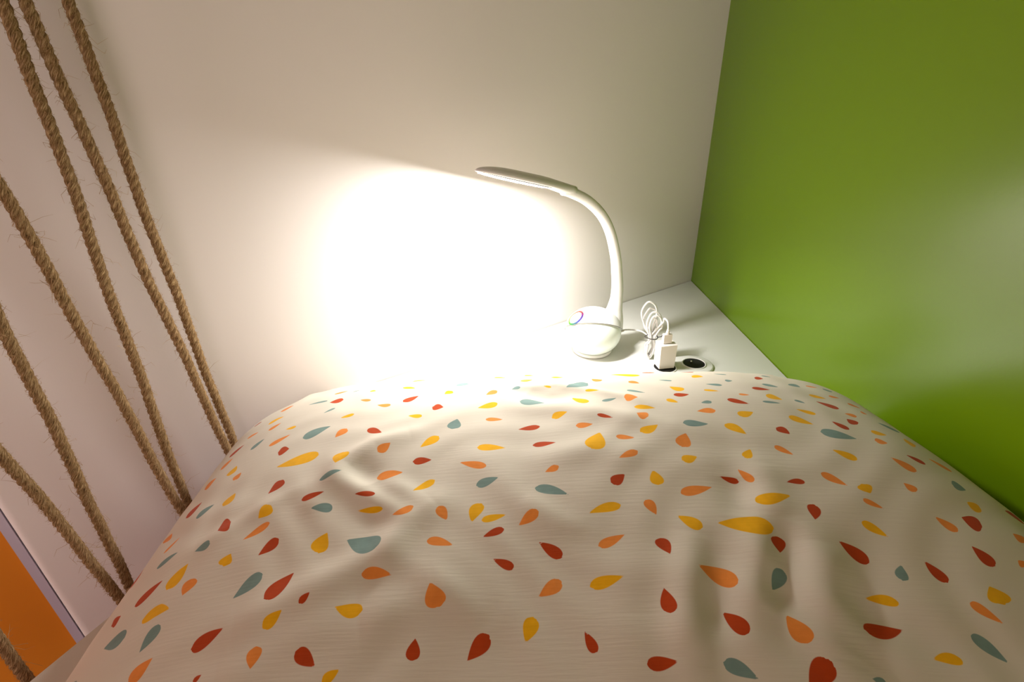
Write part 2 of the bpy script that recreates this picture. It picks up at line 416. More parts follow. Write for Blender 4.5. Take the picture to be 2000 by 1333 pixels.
# printed drops in fabric coordinates (metres): tip u, tip v, end u, end v, width, bulge, ink
DROPS = [
    (-0.1579, 0.4227, -0.1798, 0.4282, 0.0097, 0.0, 'O'), (-0.0439, 0.3818, -0.0606, 0.3908, 0.0089, 0.0, 'O'), (-0.0927, 0.3739, -0.1097, 0.3797, 0.0186, 0.0, 'G'),
    (-0.1658, 0.3808, -0.1863, 0.3975, 0.0097, 0.0, 'Y'), (-0.2697, 0.4065, -0.2871, 0.399, 0.0088, 0.0, 'O'), (-0.2469, 0.3989, -0.259, 0.3946, 0.0034, 0.0, 'G'),
    (-0.2237, 0.3887, -0.2322, 0.3912, 0.0088, 0.0, 'Y'), (-0.1224, 0.3452, -0.1136, 0.3529, 0.0131, 0.0, 'Y'), (-0.0683, 0.3277, -0.0553, 0.3353, 0.0125, 0.0, 'O'),
    (-0.2808, 0.3635, -0.263, 0.3654, 0.0162, 0.0, 'R'), (-0.237, 0.3579, -0.2202, 0.3512, 0.0074, 0.0, 'O'), (-0.2066, 0.335, -0.1877, 0.3314, 0.0101, 0.0, 'O'),
    (-0.156, 0.351, -0.1726, 0.337, 0.014, 0.0, 'R'), (-0.1178, 0.3072, -0.131, 0.3098, 0.0145, 0.0, 'R'), (-0.317, 0.3726, -0.2864, 0.3717, 0.0059, 0.0, 'G'),
    (-0.2767, 0.3307, -0.2645, 0.3404, 0.0058, 0.0, 'G'), (-0.3436, 0.3877, -0.3596, 0.3789, 0.0136, 0.0, 'O'), (-0.0769, 0.2968, -0.0536, 0.3028, 0.0122, 0.0, 'Y'),
    (-0.3421, 0.3547, -0.3636, 0.3488, 0.0094, 0.0, 'Y'), (-0.2481, 0.3118, -0.2306, 0.3155, 0.0074, 0.0, 'Y'), (-0.1592, 0.2966, -0.1414, 0.2908, 0.0078, 0.0, 'Y'),
    (-0.3891, 0.3762, -0.4007, 0.3764, 0.0123, 0.0, 'R'), (-0.3365, 0.335, -0.3503, 0.324, 0.007, 0.0, 'O'), (-0.3204, 0.3123, -0.3062, 0.312, 0.0065, 0.0, 'Y'),
    (-0.0981, 0.2781, -0.1019, 0.2606, 0.0155, 0.0, 'G'), (-0.0461, 0.2701, -0.0659, 0.2737, 0.007, 0.0, 'O'), (-0.2545, 0.2962, -0.2834, 0.2811, 0.0182, 0.0, 'G'),
    (-0.2388, 0.2683, -0.2295, 0.2827, 0.0143, 0.0, 'O'), (-0.1808, 0.2657, -0.2009, 0.2783, 0.0107, 0.0, 'R'), (-0.1338, 0.2336, -0.1158, 0.2492, 0.0127, 0.0, 'Y'),
    (-0.3714, 0.3372, -0.3906, 0.338, 0.0067, 0.0, 'O'), (-0.3477, 0.3066, -0.3617, 0.2941, 0.0119, 0.0, 'G'), (-0.3068, 0.2978, -0.3307, 0.2852, 0.0085, 0.0, 'O'),
    (-0.2949, 0.266, -0.308, 0.2646, 0.0152, 0.0, 'R'), (-0.2998, 0.2369, -0.25, 0.2409, 0.0199, 0.0, 'Y'), (-0.22, 0.2161, -0.2169, 0.2357, 0.0202, 0.0, 'Y'),
    (-0.1661, 0.2426, -0.1773, 0.2321, 0.0125, 0.0, 'O'), (-0.0436, 0.2232, -0.0728, 0.2274, 0.0106, 0.0, 'Y'), (-0.3851, 0.3209, -0.4053, 0.3122, 0.01, 0.0, 'R'),
    (-0.1188, 0.2152, -0.1379, 0.2135, 0.0095, 0.0, 'R'), (-0.0906, 0.2081, -0.0629, 0.1979, 0.0088, 0.0, 'O'), (-0.3923, 0.3012, -0.4057, 0.2901, 0.0118, 0.0, 'O'),
    (-0.3667, 0.2697, -0.37, 0.2554, 0.0138, 0.0, 'Y'), (-0.3504, 0.2486, -0.3559, 0.2398, 0.012, 0.0, 'O'), (-0.2101, 0.2053, -0.2323, 0.1973, 0.0083, 0.0, 'G'),
    (-0.1453, 0.2011, -0.1725, 0.1988, 0.012, 0.0, 'O'), (-0.3997, 0.2723, -0.4122, 0.2633, 0.0198, 0.0, 'O'), (-0.2901, 0.1951, -0.2806, 0.21, 0.0152, 0.0, 'R'),
    (-0.1319, 0.1741, -0.1129, 0.1883, 0.0094, 0.0, 'Y'), (-0.0498, 0.1829, -0.071, 0.1765, 0.0102, 0.0, 'G'), (-0.2206, 0.1817, -0.243, 0.1763, 0.0078, 0.0, 'R'),
    (-0.189, 0.1758, -0.1671, 0.1733, 0.0062, 0.0, 'R'), (-0.3403, 0.2139, -0.3463, 0.1982, 0.0152, 0.0, 'Y'), (-0.0072, 0.3838, -0.0201, 0.3885, 0.0092, 0.0, 'O'),
    (-0.0099, 0.3671, -0.0256, 0.3633, 0.0104, 0.0, 'O'), (0.0295, 0.3742, 0.014, 0.3749, 0.0089, 0.0, 'Y'), (0.0888, 0.3795, 0.1252, 0.3736, 0.0128, 0.0, 'Y'),
    (0.1409, 0.4163, 0.1446, 0.3965, 0.0157, 0.0, 'R'), (0.1982, 0.3955, 0.1938, 0.4146, 0.0164, 0.0, 'R'), (0.0625, 0.3599, 0.072, 0.3496, 0.0138, 0.0, 'O'),
    (-0.0371, 0.3358, -0.0268, 0.3411, 0.007, 0.0, 'G'), (0.0285, 0.3329, 0.0551, 0.3417, 0.0187, 0.0, 'G'), (0.0004, 0.3411, 0.0112, 0.3367, 0.0035, 0.0, 'Y'),
    (0.1154, 0.3343, 0.105, 0.3439, 0.0102, 0.0, 'O'), (0.14, 0.3491, 0.155, 0.3426, 0.0044, 0.0, 'G'), (0.196, 0.3539, 0.1851, 0.362, 0.0144, 0.0, 'Y'),
    (0.215, 0.374, 0.2284, 0.3663, 0.0048, 0.0, 'G'), (0.2221, 0.3349, 0.214, 0.3363, 0.0084, 0.0, 'G'), (0.2651, 0.3514, 0.2568, 0.3557, 0.0139, 0.0, 'R'),
    (0.1876, 0.3273, 0.2051, 0.3233, 0.008, 0.0, 'G'), (0.0669, 0.3134, 0.0502, 0.3204, 0.0048, 0.0, 'Y'), (0.1455, 0.3213, 0.1589, 0.3099, 0.013, 0.0, 'Y'),
    (0.1169, 0.3046, 0.0975, 0.3179, 0.0054, 0.0, 'G'), (0.1974, 0.3049, 0.1808, 0.3107, 0.0044, 0.0, 'Y'), (0.2255, 0.2962, 0.2138, 0.2973, 0.0048, 0.0, 'O'),
    (0.1614, 0.2984, 0.1447, 0.2985, 0.0086, 0.0, 'R'), (0.1036, 0.2918, 0.0891, 0.2948, 0.0155, 0.0, 'O'), (0.0012, 0.2956, -0.0267, 0.3043, 0.0189, 0.0, 'G'),
    (0.0325, 0.3103, 0.0475, 0.2896, 0.0123, 0.0, 'Y'), (0.081, 0.2968, 0.0638, 0.291, 0.0057, 0.0, 'G'), (0.1434, 0.28, 0.1331, 0.2879, 0.0084, 0.0, 'Y'),
    (0.1656, 0.2788, 0.1775, 0.2814, 0.0061, 0.0, 'G'), (0.2158, 0.2778, 0.1969, 0.2872, 0.0088, 0.0, 'R'), (0.1165, 0.2694, 0.0949, 0.2734, 0.0084, 0.0, 'Y'),
    (0.024, 0.2718, 0.0071, 0.2657, 0.0103, -0.32, 'Y'), (0.0944, 0.2596, 0.1049, 0.254, 0.0144, -0.32, 'O'), (0.1562, 0.2638, 0.1751, 0.2651, 0.0092, 0.0, 'O'),
    (0.0696, 0.253, 0.0542, 0.2611, 0.0053, 0.0, 'R'), (0.2133, 0.2634, 0.1958, 0.2561, 0.0107, 0.0, 'Y'), (0.0477, 0.2483, 0.0299, 0.2473, 0.0084, 0.0, 'O'),
    (-0.0306, 0.2503, -0.0078, 0.2534, 0.0086, 0.0, 'R'), (0.1607, 0.2417, 0.1361, 0.2415, 0.0104, 0.0, 'G'), (0.1106, 0.2391, 0.0914, 0.2313, 0.0107, 0.32, 'Y'),
    (0.1907, 0.2262, 0.1765, 0.2422, 0.0116, -0.32, 'Y'), (0.052, 0.2335, 0.0412, 0.2079, 0.0195, 0.0, 'Y'), (0.0847, 0.2226, 0.0663, 0.2249, 0.0071, 0.0, 'O'),
    (0.0076, 0.2243, -0.0161, 0.2246, 0.0081, 0.0, 'R'), (0.1337, 0.2269, 0.1249, 0.2096, 0.0138, 0.0, 'O'), (0.0628, 0.1949, 0.0817, 0.2031, 0.0079, 0.0, 'O'),
    (0.1347, 0.1969, 0.1201, 0.1919, 0.0099, 0.0, 'Y'), (0.1862, 0.2077, 0.1771, 0.1962, 0.0086, 0.0, 'Y'), (-0.0065, 0.1856, 0.0064, 0.1904, 0.0076, 0.0, 'O'),
    (0.0129, 0.1582, -0.0164, 0.1685, 0.0104, -0.32, 'G'), (0.065, 0.1775, 0.052, 0.1681, 0.0106, 0.0, 'R'), (0.0906, 0.1818, 0.0919, 0.1656, 0.0119, 0.0, 'Y'),
    (0.1465, 0.1758, 0.1618, 0.1705, 0.0061, 0.0, 'R'), (0.165, 0.1833, 0.173, 0.1686, 0.0079, 0.0, 'O'), (0.1369, 0.1636, 0.1085, 0.1568, 0.0096, 0.0, 'O'),
    (0.254, 0.3125, 0.2346, 0.3141, 0.0074, 0.0, 'R'), (0.2798, 0.3621, 0.2704, 0.3669, 0.0066, 0.0, 'G'), (0.267, 0.3204, 0.253, 0.3298, 0.0089, 0.0, 'G'),
    (0.256, 0.2891, 0.243, 0.2981, 0.0138, 0.0, 'Y'), (0.25, 0.2801, 0.2311, 0.2823, 0.0046, 0.0, 'G'), (0.2964, 0.33, 0.2883, 0.3392, 0.0169, 0.0, 'G'),
    (0.3224, 0.3394, 0.3077, 0.3389, 0.0064, 0.0, 'O'), (0.3103, 0.3034, 0.2933, 0.3078, 0.0073, 0.0, 'Y'), (0.3408, 0.34, 0.328, 0.3379, 0.0092, 0.0, 'G'),
    (0.3287, 0.3106, 0.3167, 0.3108, 0.0059, 0.0, 'O'), (0.2768, 0.2839, 0.2696, 0.2914, 0.0052, 0.0, 'G'), (0.2918, 0.2924, 0.3086, 0.2799, 0.0115, 0.0, 'R'),
    (0.2588, 0.2715, 0.275, 0.2636, 0.0065, 0.0, 'Y'), (0.3434, 0.2941, 0.3307, 0.2995, 0.006, 0.0, 'O'), (0.2642, 0.2455, 0.2449, 0.2568, 0.0104, 0.0, 'Y'),
    (0.3078, 0.2705, 0.3178, 0.2668, 0.0071, 0.0, 'O'), (0.3386, 0.279, 0.3332, 0.282, 0.0087, 0.0, 'O'), (0.2838, 0.2523, 0.2931, 0.2395, 0.0083, 0.0, 'R'),
    (0.3033, 0.26, 0.308, 0.251, 0.0117, 0.0, 'R'), (0.2324, 0.2281, 0.2236, 0.2369, 0.011, -0.32, 'R'), (0.2912, 0.2245, 0.2636, 0.2337, 0.0148, 0.0, 'G'),
    (0.3274, 0.2362, 0.3141, 0.2392, 0.0085, 0.0, 'Y'), (0.3167, 0.2209, 0.3072, 0.2242, 0.0096, 0.0, 'O'), (0.3338, 0.2606, 0.3514, 0.2507, 0.0084, 0.0, 'G'),
    (0.2219, 0.1998, 0.2097, 0.2114, 0.0075, 0.0, 'O'), (0.3515, 0.2299, 0.3419, 0.231, 0.0127, 0.0, 'Y'), (0.2581, 0.2072, 0.2736, 0.1957, 0.0097, 0.0, 'Y'),
    (0.3043, 0.2, 0.3172, 0.1855, 0.0101, 0.0, 'O'), (0.3225, 0.2067, 0.3351, 0.1985, 0.0066, 0.0, 'R'), (0.3465, 0.2101, 0.3621, 0.1994, 0.0069, 0.0, 'O'),
    (0.2, 0.1674, 0.2158, 0.1686, 0.0059, 0.32, 'R'), (0.2489, 0.1648, 0.2339, 0.1785, 0.0089, 0.0, 'O'), (0.263, 0.1574, 0.2608, 0.1665, 0.0128, 0.0, 'Y'),
    (0.2969, 0.1711, 0.302, 0.1624, 0.0086, 0.0, 'O'), (0.3514, 0.1729, 0.3426, 0.1781, 0.0135, 0.0, 'G'), (0.1965, 0.1524, 0.1664, 0.1474, 0.0104, 0.0, 'Y'),
    (0.2654, 0.1437, 0.253, 0.1513, 0.0059, 0.0, 'O'), (0.3411, 0.1588, 0.3476, 0.153, 0.0095, 0.0, 'Y'), (-0.3948, 0.2325, -0.4091, 0.2198, 0.0169, 0.0, 'R'),
    (-0.3659, 0.2106, -0.3843, 0.2029, 0.0128, 0.0, 'G'), (-0.2835, 0.1633, -0.2746, 0.1745, 0.0174, 0.0, 'Y'), (-0.2301, 0.1646, -0.2079, 0.1623, 0.0099, 0.32, 'G'),
    (-0.1841, 0.1582, -0.1566, 0.1564, 0.0062, 0.0, 'Y'), (-0.3268, 0.1612, -0.3172, 0.1689, 0.0237, 0.0, 'R'), (-0.2919, 0.1429, -0.2689, 0.1557, 0.0087, 0.0, 'O'),
    (-0.2677, 0.1231, -0.253, 0.1367, 0.0122, 0.0, 'R'), (-0.2056, 0.1382, -0.2092, 0.1196, 0.0174, -0.32, 'Y'), (-0.1858, 0.1292, -0.1511, 0.1199, 0.0195, -0.32, 'G'),
    (-0.4245, 0.2102, -0.4302, 0.201, 0.0241, 0.0, 'O'), (-0.3923, 0.1862, -0.4035, 0.1736, 0.0067, 0.0, 'O'), (-0.3439, 0.1443, -0.3277, 0.147, 0.0107, 0.32, 'G'),
    (-0.3709, 0.1568, -0.3957, 0.1541, 0.0093, 0.0, 'G'), (-0.2978, 0.1315, -0.2995, 0.1207, 0.0146, -0.32, 'Y'), (-0.3446, 0.1335, -0.355, 0.1131, 0.0164, 0.0, 'Y'),
    (-0.33, 0.101, -0.328, 0.115, 0.0155, 0.0, 'O'), (-0.2754, 0.0873, -0.2548, 0.1049, 0.0138, 0.0, 'G'), (-0.2238, 0.103, -0.2412, 0.0817, 0.0165, 0.0, 'R'),
    (-0.2004, 0.0817, -0.2074, 0.0742, 0.0068, 0.0, 'R'), (-0.1353, 0.0929, -0.1606, 0.0941, 0.0096, -0.32, 'O'), (-0.368, 0.1276, -0.3902, 0.1148, 0.0128, 0.0, 'R'),
    (-0.4496, 0.1847, -0.4382, 0.1586, 0.0101, 0.0, 'R'), (-0.3373, 0.0917, -0.3658, 0.0923, 0.0127, -0.32, 'Y'), (-0.2206, 0.0708, -0.2324, 0.059, 0.0114, 0.0, 'Y'),
    (-0.1776, 0.0701, -0.1546, 0.0665, 0.0111, -0.32, 'Y'), (-0.4063, 0.1142, -0.4119, 0.1089, 0.0173, 0.0, 'R'), (-0.4019, 0.0856, -0.3785, 0.0833, 0.0148, 0.32, 'G'),
    (-0.348, 0.0604, -0.3407, 0.0797, 0.0126, 0.0, 'G'), (-0.2699, 0.0639, -0.2939, 0.0533, 0.0128, 0.0, 'R'), (-0.2312, 0.0313, -0.2328, 0.0459, 0.0119, 0.0, 'O'),
    (-0.1813, 0.03, -0.1988, 0.0408, 0.0107, 0.0, 'R'), (-0.3293, 0.0534, -0.342, 0.0391, 0.0145, 0.0, 'O'), (-0.1626, 0.028, -0.1736, 0.0207, 0.0077, 0.0, 'Y'),
    (-0.2731, 0.0327, -0.2782, 0.0288, 0.005, 0.0, 'R'), (-0.1467, 0.149, -0.1277, 0.1549, 0.0088, -0.32, 'O'), (-0.0955, 0.1411, -0.1045, 0.1545, 0.0099, 0.0, 'O'),
    (-0.0737, 0.137, -0.0664, 0.1561, 0.0126, 0.32, 'Y'), (-0.0429, 0.143, -0.065, 0.1383, 0.0072, 0.0, 'Y'), (-0.0636, 0.1227, -0.0455, 0.1293, 0.0072, 0.0, 'R'),
    (-0.033, 0.1314, -0.0157, 0.143, 0.0104, 0.0, 'O'), (-0.0872, 0.1167, -0.1108, 0.1224, 0.0084, -0.32, 'O'), (-0.0547, 0.1039, -0.0373, 0.0957, 0.0076, 0.0, 'R'),
    (-0.0167, 0.116, 0.0015, 0.1023, 0.0099, 0.0, 'R'), (0.0268, 0.1386, 0.0551, 0.146, 0.009, 0.32, 'Y'), (0.0825, 0.136, 0.0778, 0.1504, 0.0097, 0.0, 'O'),
    (0.0537, 0.1191, 0.0315, 0.1095, 0.0081, 0.0, 'O'), (0.0846, 0.1009, 0.0781, 0.1146, 0.011, -0.32, 'R'), (-0.0193, 0.0729, -0.0009, 0.0834, 0.0107, 0.0, 'O'),
    (0.0468, 0.0849, 0.0206, 0.079, 0.0093, 0.0, 'Y'), (-0.1031, 0.0854, -0.0931, 0.0681, 0.0157, -0.32, 'O'), (0.0732, 0.0753, 0.0741, 0.0578, 0.0114, 0.0, 'R'),
    (-0.0303, 0.0422, -0.0235, 0.0586, 0.0115, 0.0, 'Y'), (0.0121, 0.0485, 0.0181, 0.0345, 0.0077, 0.0, 'R'), (0.0713, 0.0281, 0.0507, 0.0269, 0.0086, 0.0, 'R'),
    (-0.1102, 0.0469, -0.1113, 0.0327, 0.0105, 0.0, 'R'), (-0.0718, 0.0318, -0.0567, 0.0476, 0.0121, 0.0, 'R'), (0.0986, 0.1354, 0.1151, 0.1226, 0.011, 0.0, 'Y'),
    (0.1969, 0.1537, 0.1664, 0.1482, 0.0099, 0.0, 'Y'), (0.2044, 0.1305, 0.2111, 0.1451, 0.0096, 0.0, 'R'), (0.1276, 0.1277, 0.1693, 0.123, 0.0169, 0.0, 'Y'),
    (0.1693, 0.1033, 0.1703, 0.1161, 0.0117, 0.0, 'R'), (0.1023, 0.0914, 0.1287, 0.0793, 0.0139, 0.0, 'O'), (0.1518, 0.0737, 0.1654, 0.09, 0.0102, 0.0, 'G'),
    (0.2537, 0.1185, 0.2402, 0.131, 0.0084, 0.0, 'Y'), (0.2654, 0.1433, 0.2531, 0.1514, 0.0056, 0.0, 'O'), (0.2147, 0.1136, 0.2327, 0.0982, 0.0107, 0.0, 'R'),
    (0.3401, 0.158, 0.346, 0.1503, 0.0104, 0.0, 'Y'), (0.3007, 0.1394, 0.3091, 0.1271, 0.0093, 0.0, 'O'), (0.3228, 0.1413, 0.3321, 0.1337, 0.0177, 0.0, 'R'),
    (0.3757, 0.1606, 0.3933, 0.1575, 0.0109, 0.0, 'R'), (0.3542, 0.1322, 0.3585, 0.1257, 0.0116, 0.0, 'O'), (0.311, 0.1153, 0.3195, 0.1002, 0.0106, 0.0, 'R'),
    (0.3398, 0.1077, 0.343, 0.1033, 0.008, 0.0, 'O'), (0.2539, 0.0969, 0.2479, 0.0857, 0.008, 0.0, 'G'), (0.2719, 0.101, 0.2789, 0.0858, 0.0096, 0.0, 'R'),
    (0.2167, 0.072, 0.2377, 0.0696, 0.0076, 0.32, 'Y'), (0.3049, 0.0846, 0.3072, 0.0726, 0.0162, 0.0, 'Y'), (0.297, 0.059, 0.2856, 0.0726, 0.0079, 0.0, 'O'),
    (0.1114, 0.0598, 0.1233, 0.0455, 0.0123, 0.0, 'R'), (0.1537, 0.0577, 0.1595, 0.0404, 0.015, 0.0, 'O'), (0.2283, 0.0524, 0.2025, 0.0511, 0.0099, 0.32, 'R'),
    (0.2803, 0.0357, 0.27, 0.0516, 0.0101, 0.0, 'G'), (0.234, 0.0353, 0.2519, 0.0357, 0.0072, 0.32, 'Y'), (0.1189, 0.0186, 0.1001, 0.0278, 0.0099, -0.32, 'G'),
    (0.1469, 0.0148, 0.1671, 0.0301, 0.0132, 0.0, 'R'), (0.188, 0.0216, 0.1963, 0.0206, 0.0044, 0.0, 'G'), (0.369, -0.2554, 0.3513, -0.2571, 0.0075, 0.0, 'R'),
    (-0.4487, -0.2395, -0.4237, -0.2396, 0.0124, 0.0, 'Y'), (-0.1198, -0.0429, -0.0902, -0.0477, 0.0221, 0.0, 'Y'), (0.4385, -0.2235, 0.4345, -0.1942, 0.0126, 0.0, 'O'),
    (0.3987, -0.1817, 0.4029, -0.1521, 0.0224, 0.0, 'R'), (-0.4235, -0.2817, -0.4383, -0.2755, 0.0085, 0.0, 'O'), (0.3654, -0.037, 0.3593, -0.0233, 0.0102, 0.0, 'O'),
    (0.3705, 0.3611, 0.3586, 0.3865, 0.0169, 0.0, 'Y'), (0.0117, -0.0423, 0.0128, -0.0301, 0.0095, 0.0, 'G'), (0.3948, -0.2103, 0.3738, -0.1874, 0.0174, 0.0, 'G'),
    (0.4482, -0.0915, 0.4324, -0.0973, 0.0117, 0.0, 'Y'), (0.4844, 0.2622, 0.4684, 0.2659, 0.0108, 0.0, 'O'), (0.2636, -0.1368, 0.2507, -0.1514, 0.0141, 0.0, 'Y'),
    (-0.3714, -0.1162, -0.3656, -0.1349, 0.0134, 0.0, 'R'), (0.1487, -0.1942, 0.1784, -0.2057, 0.0219, 0.0, 'R'), (-0.4299, 0.4244, -0.4366, 0.3963, 0.0162, 0.0, 'Y'),
    (0.4911, 0.1993, 0.4829, 0.2175, 0.008, 0.0, 'G'), (0.1789, 0.4958, 0.1641, 0.5239, 0.0151, 0.0, 'G'), (-0.3798, -0.2904, -0.391, -0.2829, 0.01, 0.0, 'G'),
    (0.1202, 0.4324, 0.1032, 0.4295, 0.0102, 0.0, 'Y'), (-0.448, 0.3273, -0.4364, 0.314, 0.0102, 0.0, 'R'), (0.3046, -0.2417, 0.311, -0.224, 0.0145, 0.0, 'Y'),
    (0.4346, 0.1121, 0.4136, 0.1147, 0.0141, 0.0, 'R'), (-0.3577, 0.4868, -0.3523, 0.4676, 0.0127, 0.0, 'R'), (0.3221, 0.517, 0.2963, 0.5167, 0.0175, 0.0, 'R'),
    (0.2945, -0.2862, 0.3041, -0.2731, 0.0078, 0.0, 'Y'), (-0.4502, -0.0736, -0.4453, -0.0501, 0.0181, 0.0, 'G'), (-0.3073, 0.544, -0.3124, 0.5259, 0.0137, 0.0, 'R'),
    (0.4385, 0.311, 0.412, 0.3102, 0.0163, 0.0, 'O'), (0.1168, -0.0146, 0.129, -0.0106, 0.0079, 0.0, 'R'), (-0.472, 0.4279, -0.4925, 0.4203, 0.0139, 0.0, 'R'),
    (0.4526, 0.2259, 0.4286, 0.2176, 0.0121, 0.0, 'Y'), (0.4834, 0.3202, 0.4777, 0.3403, 0.0105, 0.0, 'Y'), (-0.293, -0.0904, -0.2797, -0.0683, 0.0129, 0.0, 'G'),
    (-0.4357, -0.1939, -0.4266, -0.17, 0.0154, 0.0, 'Y'), (-0.4872, 0.1195, -0.4792, 0.1449, 0.0133, 0.0, 'G'), (-0.258, -0.1707, -0.2324, -0.1538, 0.0168, 0.0, 'O'),
    (0.1003, -0.3134, 0.1048, -0.2935, 0.013, 0.0, 'Y'), (0.1585, -0.0202, 0.1708, -0.0268, 0.0104, 0.0, 'O'), (-0.4106, 0.0463, -0.4214, 0.0683, 0.0148, 0.0, 'G'),
    (0.32, -0.038, 0.3296, -0.0574, 0.012, 0.0, 'Y'), (-0.4693, 0.4836, -0.4545, 0.4696, 0.0112, 0.0, 'R'), (-0.4676, 0.3545, -0.4705, 0.3708, 0.007, 0.0, 'R'),
    (0.4111, -0.2389, 0.4239, -0.246, 0.0081, 0.0, 'Y'), (0.3484, -0.2213, 0.3617, -0.2197, 0.0103, 0.0, 'G'), (0.2596, -0.0676, 0.2724, -0.0718, 0.0082, 0.0, 'G'),
    (-0.1466, 0.5277, -0.148, 0.5015, 0.0125, 0.0, 'O'), (-0.4513, -0.0071, -0.4706, 0.0097, 0.0183, 0.0, 'R'), (0.4672, -0.0098, 0.444, -0.0101, 0.0149, 0.0, 'R'),
    (0.4311, 0.4213, 0.4454, 0.4176, 0.0105, 0.0, 'R'), (-0.4092, 0.5045, -0.4261, 0.503, 0.0091, 0.0, 'Y'), (0.4307, 0.3825, 0.4333, 0.3705, 0.0098, 0.0, 'R'),
    (0.4818, 0.0943, 0.4749, 0.08, 0.0106, 0.0, 'G'), (0.3789, -0.1165, 0.392, -0.1136, 0.0062, 0.0, 'R'), (0.3976, 0.3185, 0.3986, 0.347, 0.0115, 0.0, 'O'),
    (0.1772, -0.237, 0.203, -0.2488, 0.0115, 0.0, 'Y'), (0.4571, 0.1369, 0.4596, 0.154, 0.011, 0.0, 'O'), (0.3086, -0.1151, 0.293, -0.0977, 0.0147, 0.0, 'G'),
    (0.5109, 0.3841, 0.4997, 0.3764, 0.0099, 0.0, 'O'), (-0.4283, -0.0285, -0.4067, -0.0186, 0.0112, 0.0, 'O'), (-0.3275, -0.048, -0.3083, -0.062, 0.0118, 0.0, 'Y'),
    (-0.2149, 0.5911, -0.2093, 0.5733, 0.0118, 0.0, 'G'), (0.0492, 0.4522, 0.0227, 0.4486, 0.0115, 0.0, 'G'), (0.054, -0.1162, 0.0487, -0.1, 0.0073, 0.0, 'G'),
    (-0.4713, 0.0907, -0.4755, 0.1074, 0.0079, 0.0, 'R'), (0.491, 0.398, 0.4932, 0.4281, 0.0228, 0.0, 'R'), (0.2165, -0.0088, 0.2299, -0.0369, 0.0127, 0.0, 'G'),
    (-0.468, 0.2063, -0.4627, 0.2197, 0.0078, 0.0, 'G'), (0.3666, 0.4346, 0.3968, 0.4358, 0.0132, 0.0, 'Y'), (-0.1846, -0.0275, -0.1991, -0.02, 0.0113, 0.0, 'R'),
    (0.3931, 0.1992, 0.3952, 0.2144, 0.0093, 0.0, 'Y'), (-0.2638, 0.5451, -0.2535, 0.5277, 0.0145, 0.0, 'G'), (-0.1564, -0.1225, -0.1701, -0.1188, 0.0059, 0.0, 'O'),
    (-0.312, -0.1254, -0.3336, -0.1348, 0.0178, 0.0, 'G'), (-0.5032, 0.2186, -0.4992, 0.2394, 0.0097, 0.0, 'O'), (0.4608, 0.0245, 0.4631, 0.047, 0.0181, 0.0, 'R'),
    (-0.3981, 0.5372, -0.3829, 0.5143, 0.0176, 0.0, 'R'), (0.2819, -0.1942, 0.3084, -0.196, 0.0156, 0.0, 'O'), (-0.099, 0.4997, -0.0907, 0.4909, 0.0058, 0.0, 'O'),
    (0.0481, -0.2642, 0.0386, -0.2743, 0.0082, 0.0, 'O'), (0.2399, -0.1854, 0.2518, -0.1948, 0.0112, 0.0, 'O'), (0.3529, 0.0536, 0.3696, 0.0622, 0.0086, 0.0, 'G'),
    (-0.1417, 0.5605, -0.1556, 0.5699, 0.0095, 0.0, 'G'), (-0.5024, 0.3147, -0.5173, 0.3186, 0.0113, 0.0, 'R'), (-0.1636, 0.4809, -0.1878, 0.4786, 0.0136, 0.0, 'R'),
    (-0.3089, -0.2952, -0.3292, -0.2901, 0.0121, 0.0, 'G'), (-0.0878, 0.5559, -0.0721, 0.5666, 0.0113, 0.0, 'R'), (-0.0487, -0.2242, -0.0332, -0.2026, 0.0151, 0.0, 'G'),
    (-0.0123, -0.0098, -0.0322, -0.0045, 0.0082, 0.0, 'R'), (0.2719, -0.2804, 0.2539, -0.2752, 0.0083, 0.0, 'R'), (0.2352, 0.5226, 0.2468, 0.4978, 0.0109, 0.0, 'Y'),
    (0.2848, 0.4088, 0.2931, 0.3844, 0.0111, 0.0, 'O'), (0.0986, 0.5759, 0.085, 0.5655, 0.0131, 0.0, 'G'), (0.4499, 0.4612, 0.4367, 0.4621, 0.0094, 0.0, 'R'),
    (0.201, -0.2034, 0.204, -0.1749, 0.0177, 0.0, 'O'), (0.0777, 0.5104, 0.0912, 0.5203, 0.0124, 0.0, 'G'), (-0.2354, -0.0346, -0.2213, -0.0311, 0.0059, 0.0, 'G'),
    (0.3543, -0.1567, 0.3304, -0.1548, 0.016, 0.0, 'G'), (-0.0119, -0.2486, 0.0001, -0.2364, 0.01, 0.0, 'G'), (0.3687, 0.4833, 0.3443, 0.4891, 0.0149, 0.0, 'Y'),
    (-0.4154, -0.1309, -0.4289, -0.1321, 0.0058, 0.0, 'R'), (-0.1286, -0.1421, -0.1133, -0.1476, 0.013, 0.0, 'O'), (0.1844, 0.4608, 0.1751, 0.4823, 0.0114, 0.0, 'O'),
    (-0.3393, 0.559, -0.3263, 0.5697, 0.0078, 0.0, 'R'), (0.3249, -0.0061, 0.3368, 0.0034, 0.0083, 0.0, 'Y'), (-0.2056, -0.1932, -0.1929, -0.1899, 0.0057, 0.0, 'R'),
    (0.1189, 0.495, 0.1329, 0.477, 0.0103, 0.0, 'O'), (0.2375, 0.4731, 0.2422, 0.4612, 0.0094, 0.0, 'Y'), (-0.0412, 0.5423, -0.0574, 0.5446, 0.0127, 0.0, 'O'),
    (0.0515, -0.0554, 0.0318, -0.0658, 0.014, 0.0, 'G'), (0.1752, -0.0792, 0.1597, -0.0854, 0.0077, 0.0, 'G'), (0.0296, -0.309, 0.0165, -0.2893, 0.0183, 0.0, 'Y'),
    (-0.2607, -0.3063, -0.2821, -0.3037, 0.009, 0.0, 'R'), (-0.2877, -0.2064, -0.2824, -0.2253, 0.0132, 0.0, 'Y'), (-0.0173, -0.1847, -0.0043, -0.1997, 0.0088, 0.0, 'Y'),
